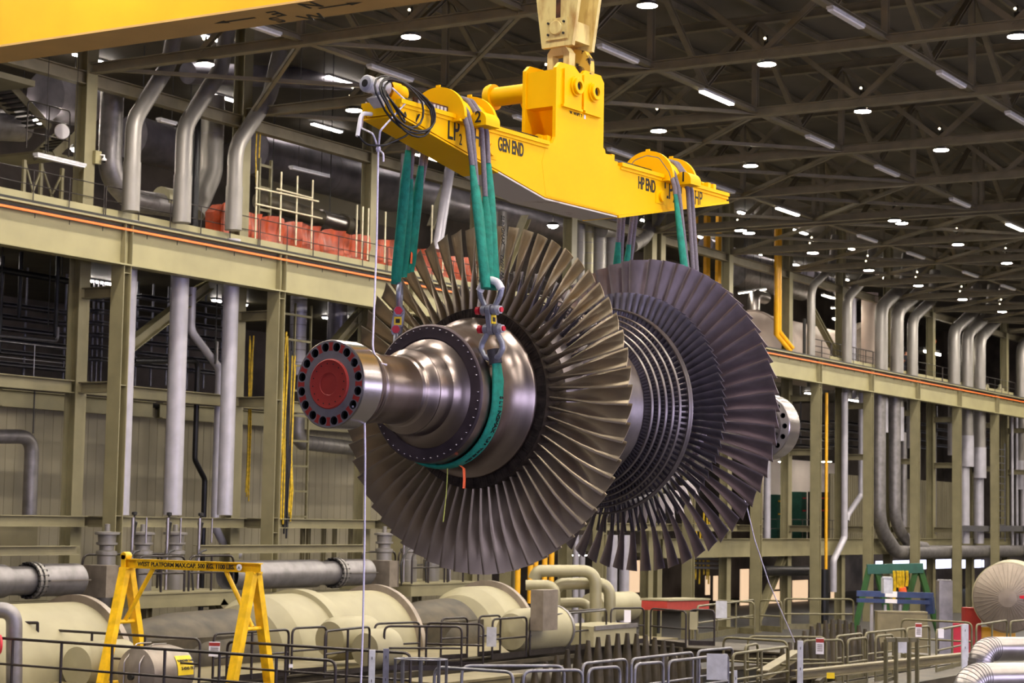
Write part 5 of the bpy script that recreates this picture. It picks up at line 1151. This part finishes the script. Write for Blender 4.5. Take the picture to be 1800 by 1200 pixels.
for i in (.1, .9): c = p.lerp(q, i); MB().cyl(c, V((c.x, c.y, DK)), .06, 8).build('leg', M['dark'], t)

# guard rails: pixel ends of each top rail, taken at rail height
RN = 0
def rails(pts, label, m='rail', z=RH, toe=0, r=.03, snap=None, post=1.5):
    global RN
    P = [onZ(x, y, z) for x, y in pts]
    for p in P: p.z = z-1.07
    fence_run(P, 1.07, .54, 'guard_rail', label, m, post, r, None, toe, endr=.16); RN += 1
rails([(-60, 1117), (590, 1161)], 'long dark guard rail across the bottom left in front of everything', toe=.1, r=.03)
rails([(-40, 1104), (27, 1109)], 'short rail end at the left edge beside a silver pipe')
rails([(72, 1106), (352, 1123)], 'second dark guard rail behind the front one, left of the white sign')
rails([(400, 1127), (722, 1148)], 'second dark guard rail behind the front one, right of the yellow gantry', toe=.1)
rails([(376, 1114), (508, 1106)], 'far guard rail panel behind the right leg of the yellow gantry', toe=.12)
rails([(514, 1104), (574, 1101)], 'narrow far rail panel before the ringed casing', toe=.12)
rails([(572, 1109), (650, 1101)], 'far rail panel left of the white rope', toe=.12)
rails([(659, 1096), (738, 1093)], 'far rail panel just right of the white rope', toe=.12)
rails([(676, 1100), (812, 1101)], 'nearer rail panel of the bunch under the front blades', toe=.12)
rails([(750, 1094), (850, 1097)], 'rail panel on the right of the bunch under the front blades', toe=.12)
rails([(776, 1087), (822, 1085)], 'small far rail panel under the front blades', toe=.12)
rails([(842, 1083), (880, 1081)], 'small rail panel before the casing under the rotor', toe=.12)
rails([(866, 1088), (926, 1084)], 'rail panel before the bright cream cover', toe=.16)
rails([(932, 1083), (972, 1080), (1066, 1072)], 'rail panel before the looping pipes', toe=.16)
rails([(974, 1075), (1066, 1070)], 'rear rail panel behind the looping pipes', toe=.1)
rails([(1074, 1069), (1132, 1068)], 'rail panel before the plain cream drum', toe=.14)
rails([(1144, 1069), (1206, 1074)], 'rail panel right of the plain cream drum', toe=.14)
rails([(1212, 1071), (1256, 1072)], 'rail panel holding the pale sign right of the drum', toe=.14)
for i, (a, b, lab) in enumerate(((( 920, 1179), (1024, 1177), 'at the bottom centre'), ((1024, 1166), (1102, 1158), 'right of the bottom centre, rear line'), ((1034, 1175), (1090, 1171), 'right of the bottom centre, front line'), ((1110, 1158), (1218, 1146), 'rear line under the rear blades'), ((1116, 1167), (1166, 1163), 'front line under the rear blades'), ((1175, 1162), (1280, 1150), 'front line carrying the big pale plate'), ((1226, 1144), (1288, 1138), 'rear line behind the big pale plate'), ((1288, 1149), (1386, 1136), 'front line left of the slotted post'), ((1310, 1135), (1332, 1131), 'short rear line left of the slotted post'), ((1410, 1126), (1482, 1124), 'carrying the red topped sign'), ((1470, 1118), (1516, 1113), 'behind the red topped sign'), ((1490, 1124), (1524, 1120), 'short front line right of the red topped sign'), ((1521, 1112), (1592, 1105), 'left of the small gate'), ((1539, 1118), (1570, 1115), 'short front line beside the small gate'), ((1594, 1104), (1634, 1100), 'right of the small gate'), ((1646, 1107), (1700, 1097), 'carrying the small pale sign'), ((1585, 1088), (1708, 1094), 'far line before the vessel'), ((1716, 1098), (1770, 1090), 'far right line'), ((1776, 1092), (1840, 1086), 'at the right edge'))):
    rails([a, b], f'olive grey guard rail {lab}', 'rail_l' if a[0] < 1230 else 'rail_o', toe=.1)
rails([(764, 1172), (902, 1181)], 'steel rail running toward the bottom centre', 'rail_l')
rails([(812, 1170), (992, 1170)], 'steel rail behind the bottom centre rail', 'rail_l')
for i, (a, b, lab) in enumerate((((1226, 1065), (1325, 1054), 'left part'), ((1336, 1054), (1374, 1056), 'middle part'), ((1378, 1052), (1500, 1053), 'right part'), ((1258, 1055), (1326, 1058), 'back part'))):
    rails([a, b], f'distant olive rail below the rear blades, {lab}', 'rail_o', toe=.2, post=2.0, r=.035)
rails([(1272, 1120), (1384, 1127)], 'olive rail across the end of the pit', 'rail_o')
rails([(1315, 1118), (1452, 1120)], 'second olive rail across the end of the pit', 'rail_o')

# yellow gantry
tp0 = onZ(221, 983, 4.9); tp1 = onZ(452, 992, 4.9)
X0 = tp0.x; tp1 = onX(452, 992, X0); tp0 = onX(221, 983, X0)
t = wthing('a_frame_gantry', (X0, (tp0.y+tp1.y)/2, DK), 'yellow A frame gantry lettered WEST PLATFORM MAX.CAP. 500 KG. 1100 LBS.', 'gantry')
bm_ = MB().ibeam((X0, tp0.y+.05, 4.82), (X0, tp1.y-.1, 4.82), .2, .14, .02, .015).build('top_beam', M['gantry_y'], t)
text_mesh('WEST PLATFORM MAX.CAP. 500 KG. 1100 LBS.', .132, M['ink'], parent=bm_, mw=tmat(V((X0-.075, tp0.y-.42, 4.775))-t.location, (0, -1, 0), (0, 0, 1), 0), bold=.004)
MB().box(X0-.074, X0-.02, tp0.y-.4-1.95, tp0.y-.36, 4.75, 4.89).build('name_plate', M['gantry_y'], bm_)
MB().lathe([(0, .07), (.01, .07), (.012, 0)], (X0-.07, tp1.y+.42, 4.82), (-1, 0, 0), 20).build('white_disc', M['whitep'], bm_)
text_mesh('A', .09, M['ink'], parent=bm_, mw=tmat(V((X0-.084, tp1.y+.45, 4.785))-t.location, (0, -1, 0), (0, 0, 1), 0))
for yy, sgn in ((tp0.y-.05, -1), (tp1.y+.08, 1)):
    for sx in (-1, 1):
        MB().channel((X0+sx*.06, yy, 4.72), (X0+sx*.68, yy, DK), .2, .16, .02, (0, 1, 0)).build('leg', M['gantry_y'], t)
    MB().box(X0-.14, X0+.14, yy-.12, yy+.12, 4.69, 4.72).build('head_plate', M['gantry_y'], t)
    MB().cyl((X0-.36, yy, 3.55), (X0+.36, yy, 3.55), .045, 12).build('cross_tie', M['gantry_y'], t)
    MB().cyl((X0, yy, 3.58), (X0, yy+sgn*.75, 4.72), .05, 12).build('knee_brace', M['gantry_y'], t)
    MB().obox((X0-.75, yy, DK+.04), (X0+.75, yy, DK+.04), .14, .08).build('foot', M['gantry_y'], t)
p = onZ(333, 980, 4.92); tr = wthing('beam_trolley', (X0, p.y, 4.82), 'small yellow trolley with a hook on the gantry beam', 'trolley')
MB().lathe([(-.1, 0), (-.1, .08), (-.08, .09), (.08, .09), (.1, .08), (.1, 0)], (X0, p.y, 4.98), (1, 0, 0), 16).build('wheel', M['gantry_y'], tr)
MB().box(X0-.1, X0-.075, p.y-.06, p.y+.06, 4.62, 5.0).build('side_plate', M['gantry_y'], tr); MB().tube([(X0, p.y, 4.7), (X0, p.y, 4.6), (X0, p.y-.07, 4.55), (X0, p.y-.02, 4.49), (X0, p.y+.06, 4.53)], .022, 8, bend=.05).build('hook', M['gantry_y'], tr)
# tank with yellow sign
c = onD(236, 1184, 42.3); t = wthing('service_tank', c, 'grey brown tank with a yellow sign behind the front railing', 'tank')
MB().lathe([(-.12, 0), (-.12, .18), (0, .42), (.05, .55), (.62, .585), (1.0, .58), (1.32, .5), (1.42, .25), (1.42, 0)], c, (1, -.05, 0), 40).build('shell', M['tank'], t)
for dy in (-.25, .18): MB().tube([c+V((-.13, dy, -.5)), c+V((-.13, dy, .25)), c+V((.25, dy, .62)), c+V((.7, dy, .62))], .016, 8, bend=.12).build('strap', M['alum'], t)
MB().lathe([(-.2, 0), (-.2, .07), (-.1, .07)], c+V((0, -.05, -.05)), (1, 0, 0), 14).build('drain_valve', M['dark'], t)
cx = V((1, -.05, 0)).normalized(); th0, th1 = R(-4), R(38); m = MB(); rows_ = []
def tk(s, a, r=.597): return c+cx*s+V((-.05*0, -cos(a), 0))*r+V((0, 0, sin(a)))*r
for k in range(7): a = th0+(th1-th0)*k/6; rows_.append([tk(.68, a), tk(1.16, a, .59)])
m.rings(rows_, False, False); sg = m.build('tank_sign', M['ysign'], t)
for txt, a, s0, sz in (('TURNOVER TANK', R(24), .70, .062), ('2-4242-TK1', R(7), .78, .085)):
    ez = V((0, sin(a), cos(a))); text_mesh(txt, sz, M['ink'], parent=sg, mw=tmat(tk(s0, a, .605)-t.location, cx, ez, 0), bold=.003, depth=.002)
# signs, posts and plates on the rails
def plate(name, x0, y0, x1, y1, d, m, label, red=0, legs=0):
    p, q = onD(x0, y1, d), onD(x1, y0, d); ex = V((q.x-p.x, q.y-p.y, 0)); t = wthing(name, p, label, 'sign'); n = V((-fw.x, -fw.y, 0)).normalized()
    MB().prism([p, p+ex, V((q.x, q.y, q.z)), V((p.x, p.y, q.z))], n*.015).build('panel', M[m], t, fix=True)
    if red:
        z0 = p.z+(q.z-p.z)*.72; z1 = p.z+(q.z-p.z)*.95; s_ = n*.017
        MB().prism([V((p.x, p.y, z0))+s_, V((q.x, q.y, z0))+s_, V((q.x, q.y, z1))+s_, V((p.x, p.y, z1))+s_], n*.004).build('red_band', M['red'], t, fix=True)
        m_ = MB()
        for k in range(4): zz = p.z+(q.z-p.z)*(.18+.12*k); m_.prism([p+ex*.15+V((0, 0, zz-p.z))+s_, p+ex*.85+V((0, 0, zz-p.z))+s_, p+ex*.85+V((0, 0, zz-p.z+.02))+s_, p+ex*.15+V((0, 0, zz-p.z+.02))+s_], n*.003)
        m_.build('text_rule', M['tank'], t)
    return t
plate('warning_sign', 367, 1128, 387, 1153, 42.0, 'label', 'white sign with a red band on the rail left of the gantry leg', 1)
plate('warning_sign', 1434, 1121, 1448, 1149, 42.5, 'label', 'white sign with a red top on the rail right of the slotted post', 1)
plate('blank_board', 855, 1102, 873, 1136, 51.5, 'motor', 'blank grey board on the rail bunch under the front blades')
plate('blank_board', 1097, 1072, 1109, 1093, 58, 'label', 'small pale sign on the rail before the cream drum')
plate('blank_board', 1212, 1075, 1226, 1106, 57, 'lagging', 'pale board on the rail right of the cream drum')
plate('blank_board', 1258, 1056, 1278, 1086, 62, 'motor', 'pale greenish board on the distant rail below the rear blades')
plate('blank_board', 1242, 1149, 1279, 1194, 38.4, 'motor', 'big pale steel plate clamped to the near rail at the right of the pit')
plate('warning_sign', 1609, 1095, 1620, 1119, 47, 'label', 'small white sign with a red top right of the small gate', 1)
plate('blank_board', 1649, 1105, 1659, 1121, 47, 'label', 'small pale sign on the rail before the yellow crate')
plate('blank_board', 1577, 1124, 1596, 1147, 45, 'motor', 'grey board on the small gate')
plate('yellow_label', 1453, 1182, 1467, 1192, 42, 'ysign', 'yellow label on the toe board below the red topped sign')
plate('white_card', 508, 1167, 515, 1173, 38.5, 'label', 'tiny white card on the rail right of the gantry')
def post(x0, x1, y0, d, m, label, slots=1):
    p, q = onD(x0, 1230, d), onD(x1, y0, d); t = wthing('slotted_post', p, label, 'post'); c_ = (V((p.x, p.y, 0))+V((q.x, q.y, 0)))/2; w_ = (V((q.x, q.y, 0))-V((p.x, p.y, 0))).length
    sd = V((rt0.x, rt0.y, 0)).normalized(); MB().obox(V((c_.x, c_.y, p.z-.6)), V((c_.x, c_.y, q.z)), w_, w_*.6, sd.cross(V((0, 0, 1)))).build('channel', M[m], t)
    m_ = MB()
    for k in range(2): zz = q.z-.12-.4*k; m_.obox(V((c_.x, c_.y, zz))-sd.cross(V((0, 0, 1)))*-w_*.31, V((c_.x, c_.y, zz-.05))-sd.cross(V((0, 0, 1)))*-w_*.31, .02, .012, sd)
    m_.build('slot', M['dark'], t)
post(649, 658, 1142, 35.5, 'motor', 'pale slotted post right of the hanging rope'); post(674, 682, 1140, 35.5, 'rail_l', 'blue grey slotted post beside the ladder cage')
post(1404, 1409, 1126, 39, 'motor', 'pale slotted post with holes where the slanting rope ends'); post(1291, 1295, 1178, 37, 'motor', 'short pale post at the bottom right of the pit')
post(1694, 1698, 1097, 47, 'motor', 'pale post near the yellow crate')
t = wthing('ladder_cage', onD(740, 1200, 35), 'blue grey hooped ladder cage top at the bottom centre', 'ladder cage'); c = onD(740, 1158, 35)
hoop = [c+V((.45*cos(a)*rt0.x+.25*sin(a)*fw.x, .45*cos(a)*rt0.y+.25*sin(a)*fw.y, 0)) for a in [pi*k/12 for k in range(25)]]
for dz in (0, -.55): MB().tube([p+V((0, 0, dz)) for p in hoop], .03, 6, flat=.5).build('hoop', M['rail_l'], t)
for k in range(0, 24, 3): MB().obox(hoop[k]+V((0, 0, .02)), hoop[k]-V((0, 0, .9)), .05, .015).build('bar', M['rail_l'], t)
# silver pipe at far left, red wheel
lpipe(42, [(-40, 1072), (25, 1072), (25, 1230)], .17, 'galv2', 'silver pipe elbow at the left edge of the deck', .3, 'pipe', 'deck_pipe')
MB().lathe([(-.03, .1), (-.02, .2), (.02, .2), (.03, .1)], onD(-1, 1132, 41.5), (1, -.6, 0), 24).build('hand_wheel', M['redp'], None, 'red wheel cut off by the left edge', 'wheel')
pipe_ = lpipe(44, [(30, 1094), (66, 1094), (66, 1146), (72, 1146)], .035, 'rail', 'thin square bent bar before the left casing', .02, 'bar', 'bent_bar')
# pit contents
random.seed(3)
def fins(x0, x1, y, n, h, label, lean):
    g = label
    for i in range(n):
        x = x0+(x1-x0)*i/(n-1); hh = h*(.8+.35*sin(pi*i/(n-1))); rg = []
        for k in range(6):
            f = k/5; tw = .75+f*.7; ct = V((x+lean*f*.5, y+.1*f, DK-1.3+hh*f)); wd = .2*(1-.75*f*f)
            e = V((cos(tw), -sin(tw), 0)); nn = V((sin(tw), cos(tw), 0)); rg.append([ct+e*wd, ct+nn*.05, ct-e*wd, ct-nn*.01])
        MB().rings(rg).build('guide_vane', M['pit'], None, g, 'guide vane', 'dark guide vanes standing in the pit')
a, b = onZ(1062, 1150, DK+.2), onZ(1232, 1150, DK+.2); fins(37.0, 45.5, 22.2, 19, 2.1, 'dark curved guide vane in the row standing in the pit below the rear blades', .4)
fins(46.0, 53.5, 20.3, 17, 2.2, 'dark curved guide vane in the row standing in the pit behind the red topped sign', .3)
for i, (a, b, r, lab) in enumerate((((34.0, 27.6, 1.7), (38.5, 25.5, 1.75), .3, 'thick grimy pipe lying in the pit at the left'), ((40.0, 26.8, 1.75), (53, 26.8, 1.75), .3, 'long grimy pipe along the back of the pit'), ((34, 22.5, 1.4), (36, 20.0, 1.4), .22, 'short grimy pipe near the front of the pit'), ((33.6, 24.5, 1.6), (33.6, 18.8, 1.6), .22, 'dull pipe along the left edge of the pit'))):
    t = wthing('pit_pipe', a, lab, 'pipe'); MB().cyl(a, b, r, 18).build('run', M['pit'], t); MB().lathe([(0, r*1.1), (.1, r*1.1), (.12, r)], b, V(b)-V(a), 18).build('end_collar', M['pit'], t)
for i, (x0, x1, y0, y1, z0, z1, m, lab) in enumerate(((38.6, 42.3, 25.4, 26.6, 1.55, 2.1, 'tan', 'tan steel slab lying across the pit'), (34.6, 36.6, 21.2, 22.0, .6, 1.7, 'ybar', 'orange yellow frame down in the pit'), (34.0, 36.0, 24.5, 25.6, .8, 1.6, 'tan', 'pale machine block down in the pit'), (47, 53, 23.5, 25, .6, 1.9, 'pit_d', 'dark casing half at the far end of the pit'))):
    t = wthing('pit_block', (x0, y0, z0), lab, 'block'); MB().box(x0, x1, y0, y1, z0, z1).build('body', M[m], t); MB().box(x0-.05, x1+.05, y0-.05, y1+.05, z1, z1+.06).build('lip', M[m], t); MB().box(x0, x1, y0-.02, y0, z0+.1, z0+.2).build('rib', M['pit'], t)
for i, (a, b) in enumerate((((35, 19.5), (45, 19.2)), ((37, 20.6), (51, 20.0)), ((42, 24.0), (53, 22.0)), ((36, 27.9), (50, 28.2)), ((46, 19.2), (53.5, 21.5)))):
    stru(MB().obox((a[0], a[1], DK-.12), (b[0], b[1], DK-.12), .12, .1), 'pit_bearer', M['pit'], f'{ORD[i]} dull bearer bar across the pit opening', 'bar')
# gate frame, crate, platforms at the right
t = wthing('small_gate', onZ(1590, 1200, DK), 'olive tubular gate frame in front of the pit at the right', 'gate')
for (x, y0) in ((1557, 1123), (1575, 1120), (1598, 1120), (1612, 1122)): p = onD(x, y0, 41); MB().obox(p, V((p.x, p.y, DK-.9)), .07, .07).build('post', M['rail_o'], t)
MB().obox(onD(1557, 1124, 41), onD(1615, 1124, 41), .07, .09).build('top_bar', M['rail_o'], t); MB().obox(onD(1557, 1196, 41), onD(1575, 1190, 41), .07, .07).build('low_bar', M['rail_o'], t)
for i, (a, b, d) in enumerate((((1400, 1186), (1700, 1160), 43), ((1340, 1186), (1400, 1180), 43))):
    p, q = onD(*a, d), onD(*b, d+7); q.z = p.z; stru(MB().ibeam(p, q, .2, .25, .03, .02), 'walkway_edge', M['tan'], f'{ORD[i]} pale walkway edge beam at the lower right', 'beam')
# blue strongback on the green frame
d = 72; t = wthing('green_a_frame', onD(1575, 1095, d), 'dark green A frame trestle holding yellow chains at the right', 'trestle')
for a, b in (((1528, 998), (1508, 1085)), ((1540, 998), (1562, 1085)), ((1612, 996), (1588, 1085)), ((1616, 996), (1632, 1050))): MB().obox(onD(*a, d), onD(*a, d)+(onD(*b, d)-onD(*a, d))*(onD(*a, d).z/(onD(*a, d).z-onD(*b, d).z)), .16, .2).build('leg', M['green_p'], t)
MB().obox(onD(1524, 1000, d), onD(1622, 998, d), .25, .35).build('cross_head', M['teal_p'], t)
t = wthing('chain_hoist', onD(1583, 1030, d-.3), 'yellow chains and hoist hanging from the green trestle', 'hoist')
for x, y1 in ((1572, 1058), (1578, 1032), (1582, 1036), (1587, 1034), (1594, 1030)): MB().tube([onD(x, 1003, d-.3), onD(x+1, (1003+y1)/2, d-.3), onD(x-.5, y1, d-.3)], .06, 6).build('chain', M['cable_y'], t)
MB().cyl(onD(1586, 1032, d-.3), onD(1588, 1046, d-.3), .14, 12).build('hoist_body', M['flag'], t)
d = 70; t = wthing('blue_lifting_bar', onD(1575, 1058, d), 'pair of blue bars with white labels before the green trestle', 'lifting bar')
for y0, h in ((1043.5, .2), (1055.5, .14)):
    MB().obox(onD(1506, y0-1, d), onD(1640, y0+3, d), .2, h, (0, 0, 1)).build('bar', M['blue_p'], t); p, q = onD(1556, y0+.2, d-.12), onD(1577, y0+1, d-.12); MB().obox(p, q, .02, h, (0, 0, 1)).build('label_plate', M['label'], t)
MB().obox(onD(1634, 1050, d), onD(1636, 1078, d), .28, .2).build('end_leg', M['blue_p'], t)
for x in (1532, 1556, 1582): p = onD(x, 1062, d); MB().cyl(p, V((p.x, p.y, 0)), .06, 8).build('support_leg', M['pipe_w'], t)
for i, (x0, x1, y0, y1, m, lab) in enumerate(((1693, 1722, 1069, 1090, 'red', 'dark red crate under the big round vessel'), (1718, 1782, 1104, 1120, 'ybar', 'yellow crate behind the right rails'), (1650, 1692, 1096, 1112, 'redp', 'red machine guard behind the right rails'), (1540, 1628, 1076, 1084, 'tan', 'low wooden bench under the blue bars'), (1551, 1567, 1015, 1042, 'motor', 'grey panel hanging inside the green trestle'), (1648, 1672, 1020, 1080, 'galv2', 'grey upright machine right of the blue bars'))):
    p, q = onD(x0, y1, 68), onD(x1, y0, 68); t = wthing('machine_box', p, lab, 'box'); MB().obox((V((p.x, p.y, 0 if i != 4 else p.z))+V((q.x, q.y, 0 if i != 4 else p.z)))/2, (V((p.x, p.y, q.z))+q)/2, (V((q.x, q.y, 0))-V((p.x, p.y, 0))).length, .5, V((fw.x, fw.y, 0))).build('body', M[m], t); MB().obox(V((p.x, p.y, q.z)), q, .55, .05, (0, 0, 1)).build('lid', M[m], t)
c = onD(1772, 1050, 66); t = wthing('round_vessel', c, 'big silver vessel with a round riveted end at the far right', 'vessel')
ax = (V((1, 0, 0))+V((.25, .35, 0))).normalized(); m = MB(); m.lathe([(-.35, 0), (-.33, .3), (-.2, .75), (0, 1.12), (.1, 1.16)], c, ax, 64).build('end_cap', M['cap'], t); MB().lathe([(.08, 1.14), (.1, 1.18), (5, 1.18)], c, ax, 48).build('shell', M['lagging'], t)
m = MB()
for k in range(40): a = 2*pi*k/40; s_ = V((0, 0, 1)).cross(ax).normalized(); o = lambda r, tt: c+ax*tt+s_*(r*cos(a))+V((0, 0, r*sin(a))); m.tube([o(.3, -.345), o(.75, -.21), o(1.1, -.02)], .01, 4)
m.build('sheet_seam', M['tank'], t); q = c-ax*.3-s_*.45+V((0, 0, .04)); MB().box(q.x-.03, q.x+.03, q.y-.16, q.y+.1, q.z-.05, q.z+.05).build('red_mark', M['redp'], t)
# shiny ducts in the lower right corner
def fduct(d, pts, r, label, bend):
    P = [onD(x, y, d+k) for (x, y, k) in pts]; t = wthing('foil_duct', P[0], label, 'duct'); Q = fillet(P, bend, 12); MB().tube(Q, r, 28).build('run', M['alum'], t)
    m_ = MB()
    for i in range(1, len(Q)-1):
        dd = (Q[i+1]-Q[i-1]).normalized(); m_.cyl(Q[i]-dd*.006, Q[i]+dd*.006, r+.006, 28)
    m_.build('gore_seam', M['galv2'], t)
fduct(33, [(1722, 1250, 0), (1722, 1140, 0), (1840, 1140, 1.2)], .2, 'shiny ribbed duct elbow at the lower right, upper of two', .32)
fduct(31, [(1700, 1270, 0), (1700, 1192, 0), (1850, 1190, 1.2)], .24, 'shiny ribbed duct elbow in the lower right corner, lower of two', .36)
